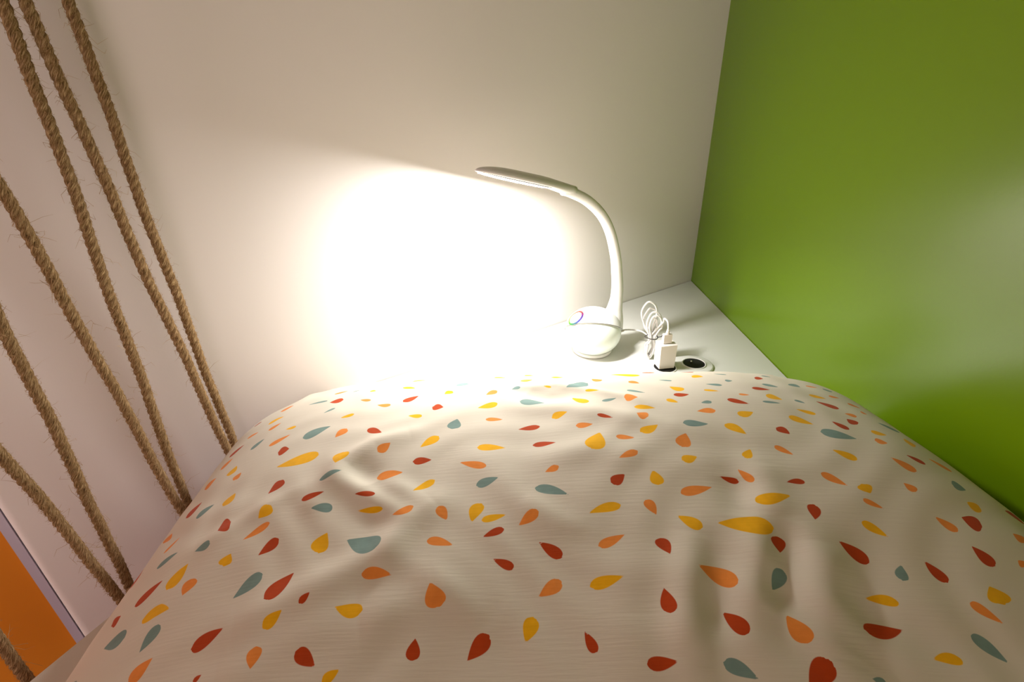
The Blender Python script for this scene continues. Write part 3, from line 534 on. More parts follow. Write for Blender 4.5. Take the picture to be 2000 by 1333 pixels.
    (-0.4722, 0.2859, -0.4915, 0.284, 0.0111, 0.0, 'Y'), (0.4563, -0.0474, 0.4616, -0.0753, 0.022, 0.0, 'G'), (-0.3249, 0.0099, -0.3375, 0.0136, 0.0064, 0.0, 'Y'),
    (0.2928, 0.4733, 0.2937, 0.4611, 0.0066, 0.0, 'O'), (-0.4032, -0.007, -0.378, 0.0099, 0.0128, 0.0, 'O'), (-0.1161, -0.305, -0.131, -0.2846, 0.0154, 0.0, 'R'),
    (-0.2325, -0.2995, -0.2201, -0.3074, 0.0105, 0.0, 'O'), (-0.2027, 0.5403, -0.1793, 0.5395, 0.0138, 0.0, 'O'), (-0.2164, -0.0811, -0.2044, -0.0825, 0.0095, 0.0, 'Y'),
    (0.1576, -0.1648, 0.1337, -0.1541, 0.0125, 0.0, 'Y'), (-0.3923, -0.2349, -0.3792, -0.2342, 0.0073, 0.0, 'O'), (0.2301, -0.0676, 0.2271, -0.051, 0.0104, 0.0, 'G'),
    (-0.2377, -0.2003, -0.2375, -0.2203, 0.0084, 0.0, 'Y'), (-0.2528, 0.4742, -0.2471, 0.4988, 0.0175, 0.0, 'G'), (0.3946, -0.0728, 0.3991, -0.0434, 0.0166, 0.0, 'O'),
    (-0.054, -0.2611, -0.0435, -0.2426, 0.0109, 0.0, 'O'), (0.4839, -0.1311, 0.4599, -0.1498, 0.0132, 0.0, 'Y'), (-0.1178, -0.2445, -0.1263, -0.2354, 0.0081, 0.0, 'G'),
    (0.2557, 0.3968, 0.2577, 0.4279, 0.024, 0.0, 'O'), (0.251, -0.0193, 0.2687, -0.0021, 0.0099, 0.0, 'Y'), (0.3093, 0.4166, 0.3357, 0.4082, 0.0143, 0.0, 'G'),
    (-0.0622, 0.4656, -0.0365, 0.4838, 0.0153, 0.0, 'Y'), (0.4877, 0.1639, 0.4857, 0.1799, 0.0115, 0.0, 'G'), (0.1372, -0.2248, 0.1472, -0.2506, 0.014, 0.0, 'G'),
    (-0.1012, -0.0205, -0.1056, 0.0003, 0.0135, 0.0, 'G'), (0.0942, -0.1533, 0.1222, -0.156, 0.0114, 0.0, 'Y'), (-0.2997, 0.4853, -0.3303, 0.4805, 0.0243, 0.0, 'Y'),
    (-0.2676, -0.2583, -0.2568, -0.2285, 0.0228, 0.0, 'Y'), (-0.0299, -0.0507, -0.0356, -0.0618, 0.0058, 0.0, 'R'), (0.4511, 0.3591, 0.4457, 0.3305, 0.0208, 0.0, 'Y'),
    (-0.4901, 0.1949, -0.5028, 0.1702, 0.0117, 0.0, 'O'), (0.2191, -0.2842, 0.1969, -0.2972, 0.0203, 0.0, 'O'), (0.1092, -0.0884, 0.0796, -0.0833, 0.0152, 0.0, 'Y'),
    (-0.3542, 0.525, -0.3555, 0.5448, 0.0095, 0.0, 'Y'), (-0.4601, 0.0695, -0.4444, 0.0496, 0.0156, 0.0, 'O'), (-0.3707, -0.0775, -0.3771, -0.096, 0.0152, 0.0, 'Y'),
    (0.2114, -0.1249, 0.2273, -0.111, 0.0142, 0.0, 'R'), (0.4296, 0.0853, 0.435, 0.0688, 0.0112, 0.0, 'R'), (-0.1538, -0.2108, -0.1287, -0.1913, 0.0224, 0.0, 'Y'),
    (-0.1079, -0.0937, -0.0948, -0.0917, 0.0066, 0.0, 'R'), (0.45, -0.1649, 0.4627, -0.1895, 0.0169, 0.0, 'R'), (0.4103, -0.1303, 0.4192, -0.1396, 0.0101, 0.0, 'O'),
    (-0.3801, -0.0401, -0.3926, -0.0569, 0.0155, 0.0, 'Y'), (-0.3524, -0.2374, -0.352, -0.2147, 0.011, 0.0, 'O'), (-0.321, -0.2355, -0.3075, -0.2357, 0.0074, 0.0, 'G'),
    (0.357, -0.0942, 0.3733, -0.0806, 0.0151, 0.0, 'R'), (-0.3696, -0.1762, -0.3716, -0.196, 0.0119, 0.0, 'G'), (-0.197, -0.1299, -0.2117, -0.1035, 0.014, 0.0, 'O'),
    (0.4742, 0.2996, 0.4581, 0.2987, 0.0124, 0.0, 'Y'), (-0.0562, -0.3237, -0.0718, -0.2996, 0.0145, 0.0, 'Y'), (0.1907, 0.5436, 0.197, 0.5541, 0.0053, 0.0, 'Y'),
    (0.4125, 0.1561, 0.4316, 0.1547, 0.0114, 0.0, 'G'), (0.0796, -0.1362, 0.061, -0.1524, 0.0191, 0.0, 'O'), (-0.0854, -0.2634, -0.0947, -0.2814, 0.0128, 0.0, 'G'),
    (0.0156, -0.1496, 0.0308, -0.1752, 0.0235, 0.0, 'Y'), (-0.1428, -0.2521, -0.1654, -0.2623, 0.0155, 0.0, 'Y'), (0.2715, 0.5179, 0.2694, 0.5419, 0.0138, 0.0, 'O'),
    (-0.4571, 0.2731, -0.4415, 0.2546, 0.0144, 0.0, 'O'), (-0.4297, 0.0299, -0.4241, 0.0168, 0.0065, 0.0, 'R'), (-0.2588, -0.0236, -0.2805, -0.009, 0.0146, 0.0, 'O'),
    (0.1864, -0.1375, 0.1851, -0.1689, 0.022, 0.0, 'O'), (-0.3236, -0.1907, -0.306, -0.2014, 0.0126, 0.0, 'Y'), (0.3683, 0.2476, 0.3921, 0.2414, 0.0147, 0.0, 'Y'),
    (-0.4273, 0.4433, -0.43, 0.4607, 0.0136, 0.0, 'O'), (0.4317, 0.4906, 0.4082, 0.4822, 0.0123, 0.0, 'R'), (0.3214, 0.4492, 0.3335, 0.449, 0.0097, 0.0, 'Y'),
    (0.1793, -0.1041, 0.1675, -0.1287, 0.0215, 0.0, 'Y'), (-0.2717, 0.5889, -0.2738, 0.5705, 0.0084, 0.0, 'Y'), (0.5158, 0.0726, 0.5296, 0.0437, 0.0224, 0.0, 'O'),
    (-0.1871, -0.2965, -0.1815, -0.308, 0.0079, 0.0, 'G'), (0.4475, 0.1819, 0.4358, 0.1873, 0.0074, 0.0, 'O'), (-0.2919, 0.5116, -0.2771, 0.5115, 0.0099, 0.0, 'G'),
    (0.5245, 0.2544, 0.522, 0.2251, 0.0163, 0.0, 'R'), (0.0001, -0.103, 0.0103, -0.1111, 0.0055, 0.0, 'R'), (0.385, 0.0614, 0.411, 0.0754, 0.0194, 0.0, 'R'),
    (-0.1441, -0.0682, -0.1284, -0.0864, 0.0128, 0.0, 'R'), (-0.0658, -0.0879, -0.0591, -0.0988, 0.0079, 0.0, 'R'), (0.0918, -0.1992, 0.0674, -0.1878, 0.017, 0.0, 'G'),
    (-0.3624, -0.2691, -0.3424, -0.2635, 0.0165, 0.0, 'O'), (0.0975, -0.0456, 0.0883, -0.0336, 0.0116, 0.0, 'R'), (-0.3712, 0.0425, -0.3924, 0.0408, 0.0145, 0.0, 'O'),
    (0.4014, 0.0182, 0.3925, 0.031, 0.0085, 0.0, 'O'), (0.0799, -0.2422, 0.0829, -0.2254, 0.0085, 0.0, 'Y'), (-0.3921, 0.455, -0.3905, 0.4727, 0.0072, 0.0, 'R'),
    (-0.4202, -0.0911, -0.4082, -0.1014, 0.0087, 0.0, 'G'), (0.4098, -0.0168, 0.4169, -0.034, 0.011, 0.0, 'G'), (0.0415, 0.5019, 0.0547, 0.5226, 0.0182, 0.0, 'O'),
    (-0.0954, 0.5203, -0.1158, 0.5351, 0.0155, 0.0, 'G'), (0.386, 0.2831, 0.4023, 0.2941, 0.0095, 0.0, 'R'), (0.3929, 0.5052, 0.3704, 0.5137, 0.0115, 0.0, 'O'),
    (0.2341, -0.2121, 0.2209, -0.2272, 0.0149, 0.0, 'O'), (-0.2658, -0.1121, -0.2698, -0.127, 0.0087, 0.0, 'O'), (-0.1341, 0.5833, -0.105, 0.5847, 0.0145, 0.0, 'Y'),
    (-0.096, -0.2172, -0.0924, -0.1963, 0.0165, 0.0, 'Y'), (0.4302, 0.2802, 0.4325, 0.2508, 0.0172, 0.0, 'R'), (0.2901, -0.0011, 0.3019, -0.0149, 0.0127, 0.0, 'R'),
    (0.4043, 0.3969, 0.379, 0.3936, 0.0138, 0.0, 'G'), (0.4863, -0.0146, 0.5099, -0.0169, 0.0108, 0.0, 'R'), (-0.2747, -0.2643, -0.2913, -0.2777, 0.014, 0.0, 'Y'),
    (-0.1815, -0.2349, -0.1817, -0.2215, 0.0103, 0.0, 'Y'), (-0.0379, -0.1054, -0.0232, -0.1088, 0.0074, 0.0, 'R'), (-0.004, 0.4809, -0.0025, 0.5028, 0.0141, 0.0, 'O'),
    (-0.0165, 0.5631, -0.0005, 0.5533, 0.0115, 0.0, 'G'), (0.5144, 0.2962, 0.5311, 0.3066, 0.0118, 0.0, 'Y'), (0.3345, 0.5382, 0.357, 0.5265, 0.0182, 0.0, 'R'),
    (-0.0117, 0.445, 0.0171, 0.435, 0.0195, 0.0, 'Y'), (0.1264, 0.5072, 0.1217, 0.5368, 0.0126, 0.0, 'G'), (0.3079, 0.5523, 0.2829, 0.5604, 0.0109, 0.0, 'G'),
    (0.0853, 0.452, 0.08, 0.479, 0.022, 0.0, 'O'), (-0.1334, -0.0338, -0.1493, -0.0521, 0.0144, 0.0, 'O'), (-0.0224, -0.2955, -0.0038, -0.2887, 0.0089, 0.0, 'R'),
    (0.0156, 0.5448, 0.0226, 0.5215, 0.0108, 0.0, 'G'), (0.5106, 0.0219, 0.4937, 0.0144, 0.0098, 0.0, 'Y'), (0.3619, 0.0171, 0.3714, -0.0038, 0.0142, 0.0, 'O'),
    (-0.2987, -0.1675, -0.2803, -0.1545, 0.0091, 0.0, 'R'), (0.0219, -0.224, 0.0368, -0.2521, 0.0254, 0.0, 'R'), (0.1557, 0.5517, 0.1371, 0.5439, 0.0118, 0.0, 'Y'),
    (0.1222, -0.2003, 0.1082, -0.2101, 0.0093, 0.0, 'G'), (0.0428, 0.5805, 0.025, 0.555, 0.0218, 0.0, 'O'), (0.0421, -0.0256, 0.0653, -0.0283, 0.0169, 0.0, 'G'),
    (0.5109, 0.1285, 0.5224, 0.1431, 0.0101, 0.0, 'Y'), (-0.2522, -0.0522, -0.2449, -0.0806, 0.0233, 0.0, 'R'), (0.1308, -0.2911, 0.1461, -0.296, 0.0076, 0.0, 'Y'),
    (0.4008, 0.1233, 0.3784, 0.1196, 0.0129, 0.0, 'O'), (-0.3597, -0.0309, -0.3441, -0.0544, 0.0219, 0.0, 'R'), (-0.4813, 0.3353, -0.4736, 0.3238, 0.0076, 0.0, 'R'),
    (-0.3803, -0.1629, -0.4086, -0.1543, 0.0184, 0.0, 'G'), (-0.1588, -0.16, -0.1741, -0.1575, 0.0106, 0.0, 'G'), (0.5286, 0.1718, 0.5165, 0.1674, 0.0065, 0.0, 'O'),
    (-0.2173, -0.2561, -0.1949, -0.2677, 0.0186, 0.0, 'Y'), (-0.4419, -0.0865, -0.4549, -0.1088, 0.0159, 0.0, 'Y'), (0.2347, -0.247, 0.2225, -0.2744, 0.0131, 0.0, 'G'),
    (0.3273, 0.0223, 0.3366, 0.0516, 0.0162, 0.0, 'O'), (-0.0838, -0.1292, -0.0602, -0.1232, 0.0143, 0.0, 'R'), (0.2095, -0.0951, 0.194, -0.0785, 0.0144, 0.0, 'R'),
    (-0.3771, 0.4457, -0.3738, 0.4188, 0.0118, 0.0, 'Y'), (0.221, 0.5604, 0.2342, 0.5761, 0.0136, 0.0, 'G'), (0.1357, -0.0681, 0.1231, -0.082, 0.0114, 0.0, 'G'),
    (-0.3219, -0.0896, -0.3403, -0.1011, 0.0128, 0.0, 'O'), (0.1456, 0.4661, 0.1475, 0.4373, 0.019, 0.0, 'G'), (0.2973, 0.4256, 0.2889, 0.4385, 0.0098, 0.0, 'O'),
]

def build_duvet():
    P, U, V = duvet_grid()
    nv, nt = U.shape
    dist = np.full(U.shape, -0.02, np.float32)
    colr = np.tile(np.array(INK['Y'], np.float32), (nv, nt, 1))
    a = 1.1; norm = 1.0 / ((a / (a + .5)) ** a * (1 - a / (a + .5)) ** .5)
    for tu, tv, eu, ev, wd, bl, ink in DROPS:
        mg = 0.006 + wd
        msk = (U > min(tu, eu) - mg) & (U < max(tu, eu) + mg) & (V > min(tv, ev) - mg) & (V < max(tv, ev) + mg)
        if not msk.any(): continue
        L = math.hypot(eu - tu, ev - tv) + 1e-9
        ax, ay = (eu - tu) / L, (ev - tv) / L
        u = U[msk] - tu; v = V[msk] - tv
        x = u * ax + v * ay; y = -u * ay + v * ax
        s = np.clip(x / L, 0, 1)
        h = 0.5 * wd * norm * s ** a * np.sqrt(np.clip(1 - s, 0, 1))
        c = bl * wd * 1.6 * s * (1 - s)
        d = h - np.abs(y - c)
        d = np.where(x < 0, -np.hypot(x, y), d)
        d = np.where(x > L, -np.hypot(x - L, y), d)
        d = np.minimum(d, 0.5 * wd)
        old = dist[msk]
        m2 = d > old
        dist[msk] = np.where(m2, d, old)
        cc = colr[msk]; cc[m2] = np.array(INK[ink], np.float32); colr[msk] = cc
    idx = np.arange(nv * nt).reshape(nv, nt)
    q = np.stack([idx[:-1, :-1], idx[:-1, 1:], idx[1:, 1:], idx[1:, :-1]], -1).reshape(-1, 4)
    me = bpy.data.meshes.new('duvet')
    me.vertices.add(nv * nt); me.loops.add(q.size); me.polygons.add(len(q))
    me.vertices.foreach_set('co', P.astype(np.float32).ravel())
    me.loops.foreach_set('vertex_index', q.astype(np.int32).ravel())
    me.polygons.foreach_set('loop_start', np.arange(0, q.size, 4, dtype=np.int32))
    me.update(calc_edges=True); me.validate()
    me.polygons.foreach_set('use_smooth', np.ones(len(me.polygons), bool))
    at = me.attributes.new('drop_distance', 'FLOAT', 'POINT'); at.data.foreach_set('value', dist.ravel())
    at = me.attributes.new('drop_colour', 'FLOAT_COLOR', 'POINT'); at.data.foreach_set('color', colr.ravel())
    fa = np.stack([U, V, np.zeros_like(U)], -1).astype(np.float32)
    at = me.attributes.new('fabric', 'FLOAT_VECTOR', 'POINT'); at.data.foreach_set('vector', fa.ravel())
    o = link('duvet', me, M['cotton'])
    return tag(o, 'puffy cream duvet printed with yellow, orange, rust and grey-green drops', 'duvet')
build_duvet()

# ------------------------------------------------------------------ ropes
def make_rope(bot, top, label, seed):
    rnd = random.Random(seed)
    b = Vector(bot); t = Vector(top)
    L = (t - b).length
    d = (t - b).normalized()
    e1 = RO_ - d * d.dot(RO_); e1.normalize(); e2 = d.cross(e1)
    root = tag(empty('jute_rope', b), label, 'rope', 'jute ropes laced down the open side of the bed')
    RS, RO, PITCH, SID = 0.0039, 0.0020, 0.028, 12
    n = int(L / 0.003)
    sway = [rnd.uniform(-1, 1) for _ in range(6)]
    def centre(h):
        q = h / L
        wob = 0.0035 * math.sin(q * 5 + sway[0] * 3) * math.sin(math.pi * q) + 0.0012 * math.sin(q * 23 + sway[1] * 5) * math.sin(math.pi * q)
        return d * h + e2 * wob + e1 * (0.0015 * math.sin(q * 9 + sway[2] * 4) * math.sin(math.pi * q))
    for k in range(3):
        vs, fs, uvs = [], [], []
        for i in range(n + 1):
            h = L * i / n
            ph = 2 * math.pi * h / PITCH + 2.0944 * k + sway[3]
            c = centre(h) + (e1 * math.cos(ph) + e2 * math.sin(ph)) * RO
            rr = RS * (1 + 0.06 * math.sin(h * 310 + k * 2 + sway[4] * 6) + rnd.uniform(-.03, .03))
            for j in range(SID):
                a = 2 * math.pi * j / SID
                vs.append(c + (e1 * math.cos(a) + e2 * math.sin(a)) * rr)
        for i in range(n):
            for j in range(SID):
                fs.append((i * SID + j, i * SID + (j + 1) % SID, (i + 1) * SID + (j + 1) % SID, (i + 1) * SID + j))
                uvs += [(h_, a_) for h_, a_ in ((i, j), (i, j + 1), (i + 1, j + 1), (i + 1, j))]
        fs.append(tuple(range(SID))[::-1]); fs.append(tuple(n * SID + j for j in range(SID)))
        uvs += [(0, 0)] * (2 * SID)
        me = bpy.data.meshes.new('strand'); me.from_pydata(vs, [], fs)
        ul = me.uv_layers.new(name='UVMap')
        # fibres lean across the strand
        flat = []
        for h_, a_ in uvs: flat += [h_ * 0.003 * 20 + a_ / SID * 0.5 + k * 7.3 + seed, a_ / SID - h_ * 0.003 * 14]
        ul.data.foreach_set('uv', flat)
        link('strand', me, M['jute'], root, True)
    # stray fibres
    vs, fs = [], []
    for _ in range(int(4200 * L)):
        h = rnd.uniform(0.0, L); a = rnd.uniform(0, 6.283)
        rad = e1 * math.cos(a) + e2 * math.sin(a); tan = d.cross(rad)
        p0 = centre(h) + rad * 0.0050
        ln = rnd.uniform(0.0015, 0.0042) if rnd.random() < 0.955 else rnd.uniform(0.005, 0.019)
        p1 = p0 + rad * ln * rnd.uniform(.15, .6) + d * ln * rnd.uniform(-.7, .7) + tan * ln * rnd.uniform(-.6, .6)
        p2 = p1 + rad * ln * rnd.uniform(-.1, .5) + d * ln * rnd.uniform(-.6, .5) + tan * ln * rnd.uniform(-.5, .5)
        wv = (tan * rnd.uniform(-1, 1) + d * rnd.uniform(-1, 1)).normalized() * 0.00016
        uv_ = rad * 0.00016
        i0 = len(vs)
        for p, s in ((p0, 1.2), (p1, 1.0), (p2, .4)):
            vs += [p + wv * s, p - wv * s * .6 + uv_ * s, p - wv * s * .6 - uv_ * s]
        for r in (0, 3):
            for j in range(3):
                fs.append((i0 + r + j, i0 + r + (j + 1) % 3, i0 + r + 3 + (j + 1) % 3, i0 + r + 3 + j))
    me = bpy.data.meshes.new('loose_fibers'); me.from_pydata(vs, [], fs)
    o = link('loose_fibers', me, M['jute_fiber'], root); o['kind'] = 'stuff'
    return root

ZB, ZU = -0.171, 0.689
ROPES = [                                           # place along the rail at the foot and at the top
    (-0.004, 0.009, 0.003, 'rightmost jute rope, slim in view, hanging close to the white wall'),
    (0.004, 0.056, -0.003, 'second jute rope from the right, meeting the rightmost rope at the duvet'),
    (0.088, 0.0600, 0.004, 'third jute rope from the right, running up to the top left corner'),
    (0.089, 0.1565, -0.004, 'fourth jute rope from the right, leaving the picture halfway up its left edge'),
    (0.188, 0.1500, 0.004, 'fifth jute rope from the right, just left of the long fourth one'),
    (0.196, 0.2720, -0.004, 'sixth jute rope from the right, short and slanting in the lower left'),
    (0.302, 0.2725, 0.004, 'darkest short jute rope in the bottom left corner before the orange wall'),
]
for i, (tb, tt, of, lb) in enumerate(ROPES):
    make_rope((*rl(tb, of), ZB), (*rl(tt, of), ZU), lb, i + 3)

# ------------------------------------------------------------------ lamp
LB = Vector((0.150, 0.852, 0.0))
LF = Vector((-0.87, -0.49, 0)).normalized()       # the way the head points
LS = Vector((-LF.y, LF.x, 0))                     # sideways; LS towards the camera side
UP = Vector((0, 0, 1))
lamp = tag(empty('gooseneck_lamp', LB), 'white gooseneck desk lamp with lit head and round frosted base', 'lamp')
def lpart(o, par=None):
    par = par or lamp
    o.parent = par
    if par is lamp: o.matrix_parent_inverse = Matrix.Translation(-LB)
    return o
C0 = LB + Vector((0, 0, 0.0405))
AX = Vector((0.10, 0.66, 0.74)).normalized()      # pole of the cap
def pole_sphere(bm, th0, th1, sx, sz, zup, nr=18, ns=40, pole=AX):
    q = Vector((1, 0, 0)); e1 = (q - pole * q.dot(pole)).normalized(); e2 = pole.cross(e1)
    rings = []
    for i in range(nr + 1):
        th = th0 + (th1 - th0) * i / nr
        row = []
        for j in range(ns):
            a = 2 * math.pi * j / ns
            u = pole * math.cos(th) + (e1 * math.cos(a) + e2 * math.sin(a)) * math.sin(th)
            z = u.z * (zup if u.z > 0 else sz)
            row.append(bm.verts.new(C0 + Vector((u.x * sx, u.y * sx, max(z, -0.0395)))))
        rings.append(row)
    for r0, r1 in zip(rings, rings[1:]):
        for j in range(ns):
            bm.faces.new((r0[j], r0[(j + 1) % ns], r1[(j + 1) % ns], r1[j]))
    return rings
bm = bmesh.new()
rg = pole_sphere(bm, 0.02, math.pi - 0.02, 0.0530, 0.0430, 0.0440, 28, 48)
bm.faces.new(rg[0]); bm.faces.new(rg[-1])
lpart(from_bm('globe', bm, M['globe'], smooth=True))
bm = bmesh.new()
TH = math.radians(84)
rg = pole_sphere(bm, 0.02, TH, 0.0550, 0.0452, 0.0475, 22, 56)
rin = pole_sphere(bm, TH, TH - 0.03, 0.0532, 0.0432, 0.0442, 1, 56)
bm.faces.new(rg[0])
for j in range(56):
    bm.faces.new((rg[-1][j], rg[-1][(j + 1) % 56], rin[0][(j + 1) % 56], rin[0][j]))
cap = lpart(from_bm('base_cap', bm, M['plastic'], angle=50))
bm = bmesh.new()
gk = pole_sphere(bm, TH + 0.002, TH + 0.022, 0.0546, 0.0448, 0.0470, 2, 56)  # dark band coloured in for the shaded gap at the cap edge
gs = lpart(from_bm('seam_shade', bm, M['seam'], smooth=True))
gs['label'] = 'grey band standing for the shaded seam gap between cap and globe'
# lens rim: a thin moulded ring at the foot of the globe
bm = bmesh.new()
path = [C0 + Vector((0.0340 * math.cos(a), 0.0340 * math.sin(a), -0.0368)) for a in np.linspace(0, 2 * math.pi, 49)]
add_tube(bm, path, 0.0034, 8, caps=False)
lpart(from_bm('foot_ring', bm, M['plastic'], smooth=True))
# neck
NB = Vector((0.1955, 0.8755, 0))
def npt(f, z): 
    p = NB + LF * f; return Vector((p.x, p.y, z))
neck_pts = [npt(0.012, 0.045), npt(0.004, 0.072), npt(0.000, 0.098), npt(0.000, 0.122), npt(0.0040, 0.153), npt(0.0096, 0.183), npt(0.025, 0.2276), npt(0.047, 0.2620), npt(0.079, 0.2895), npt(0.112, 0.3065), npt(0.128, 0.3125)]
np_ = catmull(neck_pts, 8)
rn = len(np_)
def nrad(q): 
    base = [(0, .026), (.06, .0215), (.12, .0150), (.2, .0118), (.35, .0105), (.6, .0092), (.85, .0088), (1, .0090)]
    for (a, ra), (b, rb) in zip(base, base[1:]):
        if q <= b: 
            k = (q - a) / (b - a); return ra + (rb - ra) * k
    return base[-1][1]
bm = bmesh.new()
add_tube(bm, np_, [nrad(i / (rn - 1)) for i in range(rn)], 24, up=LF)
lpart(from_bm('neck', bm, M['plastic'], smooth=True))
# head: flattened leaf, rising towards its tip, rolled a little towards the camera
H0 = npt(0.1060, 0.3070); H1 = npt(0.2810, 0.3550)
ha = (H1 - H0).normalized(); HL = (H1 - H0).length
hs0 = LS if LS.y < 0 else -LS                     # towards the camera
hs = (hs0 - ha * hs0.dot(ha)).normalized()
hn = ha.cross(hs); hn = hn if hn.z > 0 else -hn   # up
ROLL = math.radians(4)
hs, hn = hs * math.cos(ROLL) + hn * math.sin(ROLL), hn * math.cos(ROLL) - hs * math.sin(ROLL)
def hw(q):   # half width
    return 0.0092 + 0.0155 * math.sin(math.pi * min(1, max(0, (q - 0.06) / 0.94)) ** 0.9) ** 0.9 if q < 0.97 else 0.0092 * 1.0
def headw(q):
    a = 0.0090 + 0.0150 * (3 * min(1, q / .5) ** 2 - 2 * min(1, q / .5) ** 3)
    return a * (1 if q < .6 else math.sqrt(max(0.0, 1 - ((q - .6) / .4) ** 2)))
def headbend(q):  # slight arch
    return -0.0005 * math.sin(math.pi * q)
def headt(q):
    return (0.0088 * (1 - min(1, q / .35)) + 0.0135 * min(1, q / .35)) * (1 if q < .6 else math.sqrt(max(0.0, 1 - ((q - .6) / .4) ** 2.2)))
bm = bmesh.new()
qs = [0.0, .05, .1, .16, .22, .3, .38, .46, .54, .6, .66, .72, .78, .83, .88, .92, .955, .98, .993, .999]
ringv = []
for q in qs:
    c = H0 + ha * HL * q + hn * headbend(q)
    W_, T_ = headw(q), headt(q)
    fl = min(1, q / .3)                            # lower side gets flat
    row = []
    for k in range(28):
        a = 2 * math.pi * k / 28
        y = math.sin(a) * T_
        if y < 0: y *= 1 - 0.81 * fl
        row.append(bm.verts.new(c + hs * math.cos(a) * W_ + hn * y))
    ringv.append(row)
for r0, r1 in zip(ringv, ringv[1:]):
    for k in range(28): bm.faces.new((r0[k], r0[(k + 1) % 28], r1[(k + 1) % 28], r1[k]))
bm.faces.new(ringv[0]); bm.faces.new(ringv[-1])
head = lpart(from_bm('lamp_head', bm, M['plastic'], smooth=True))
# led diffuser under the head
bm = bmesh.new()
rows = []
for q in np.linspace(.30, .955, 12):
    c = H0 + ha * HL * q + hn * (headbend(q) - headt(q) * 0.19 - 0.0004)
    W_ = headw(q) * 0.8
    rows.append([bm.verts.new(c + hs * s * W_) for s in (-1, -.5, 0, .5, 1)])
for r0, r1 in zip(rows, rows[1:]):
    for k in range(4): bm.faces.new((r0[k], r0[k + 1], r1[k + 1], r1[k]))
me = bpy.data.meshes.new('light_panel'); bm.normal_update()
if sum(f.normal.dot(hn) for f in bm.faces) > 0: bmesh.ops.reverse_faces(bm, faces=bm.faces)
bm.to_mesh(me); bm.free()
led = lpart(link('light_panel', me, M['led']), head)
led['label'] = 'glowing white light panel'
# touch wheel: rainbow ring on the front of the cap
WU = Vector((-0.66, -0.16, 0.73)).normalized()
bm = bmesh.new()
q_ = Vector((0, 0, 1)); w1 = (q_ - WU * q_.dot(WU)).normalized(); w2 = WU.cross(w1)
wc = C0 + Vector((WU.x * 0.0550, WU.y * 0.0550, WU.z * 0.0475))
wnv = Vector((WU.x / 0.0550, WU.y / 0.0550, WU.z / 0.0475)).normalized()
w1 = (w1 - wnv * w1.dot(wnv)).normalized(); w2 = wnv.cross(w1)
NS = 48
def on_cap(r, a, lift):
    p = wc + (w1 * math.cos(a) + w2 * math.sin(a)) * r - C0
    k = 1 / math.sqrt((p.x / .055) ** 2 + (p.y / .055) ** 2 + (p.z / .0475) ** 2)
    return C0 + p * k + wnv * lift
ra_, rb_ = [], []
for j in range(NS):
    a = 2 * math.pi * j / NS
    ra_.append(bm.verts.new(on_cap(0.0138, a, 0.0006))); rb_.append(bm.verts.new(on_cap(0.0182, a, 0.0006)))
for j in range(NS): bm.faces.new((ra_[j], ra_[(j + 1) % NS], rb_[(j + 1) % NS], rb_[j]))
me = bpy.data.meshes.new('touch_wheel'); bm.to_mesh(me); bm.free()
ca = me.attributes.new('hue', 'FLOAT', 'POINT')
for j in range(NS):
    ca.data[2 * j].value = j / NS; ca.data[2 * j + 1].value = j / NS
mw = bpy.data.materials.new('rainbow_ring'); mw.use_nodes = True
nt = mw.node_tree; pw = nt.nodes['Principled BSDF']; pw.inputs['Roughness'].default_value = 0.35
an = nt.nodes.new('ShaderNodeAttribute'); an.attribute_name = 'hue'
crw = nt.nodes.new('ShaderNodeValToRGB'); el = crw.color_ramp.elements
el[0].position = 0; el[0].color = lin(130, 10, 34); el[1].position = 1; el[1].color = lin(130, 10, 34)
for ps, c in ((.13, (150, 62, 6)), (.27, (150, 122, 6)), (.42, (88, 130, 10)), (.56, (20, 110, 30)), (.74, (14, 18, 120)), (.88, (60, 10, 100))):
    x = el.new(ps); x.color = lin(*c)
nt.links.new(an.outputs['Fac'], crw.inputs[0]); nt.links.new(crw.outputs[0], pw.inputs['Base Color'])
wheel = lpart(link('touch_wheel', me, mw), cap)
wheel['label'] = 'rainbow touch ring'

# ------------------------------------------------------------------ double socket let into the shelf
SA = Vector((0.2675, 0.7695, 0)); SB_ = Vector((0.3235, 0.7805, 0))
sx = (SB_ - SA).normalized(); sy = Vector((-sx.y, sx.x, 0))
sock = tag(empty('double_socket', SA.lerp(SB_, .5)), 'white round-ended double socket set in the shelf beside the green wall', 'socket')
def spart(o, par=None):
    par = par or sock
    o.parent = par
    if par is sock: o.matrix_parent_inverse = Matrix.Translation(-Vector(sock.location))
    return o
bm = bmesh.new()
def stad(r, z):
    out = []
    for k in range(25):
        a = math.pi / 2 + math.pi * k / 24; out.append(SA + sx * (r * math.cos(a)) + sy * (r * math.sin(a)) + UP * z)
    for k in range(25):
        a = -math.pi / 2 + math.pi * k / 24; out.append(SB_ + sx * (r * math.cos(a)) + sy * (r * math.sin(a)) + UP * z)
    return out
loops = []
for r, z in ((0.0335, 0.0002), (0.0335, 0.0030), (0.0325, 0.0042), (0.0305, 0.0048)):
    loops.append([bm.verts.new(p) for p in stad(r, z)])
for a, b in zip(loops, loops[1:]):
    n = len(a)
    for k in range(n): bm.faces.new((a[k], a[(k + 1) % n], b[(k + 1) % n], b[k]))
bm.faces.new(loops[-1]); bm.faces.new(loops[0][::-1])
spart(from_bm('socket_plate', bm, M['laminate'], angle=40))
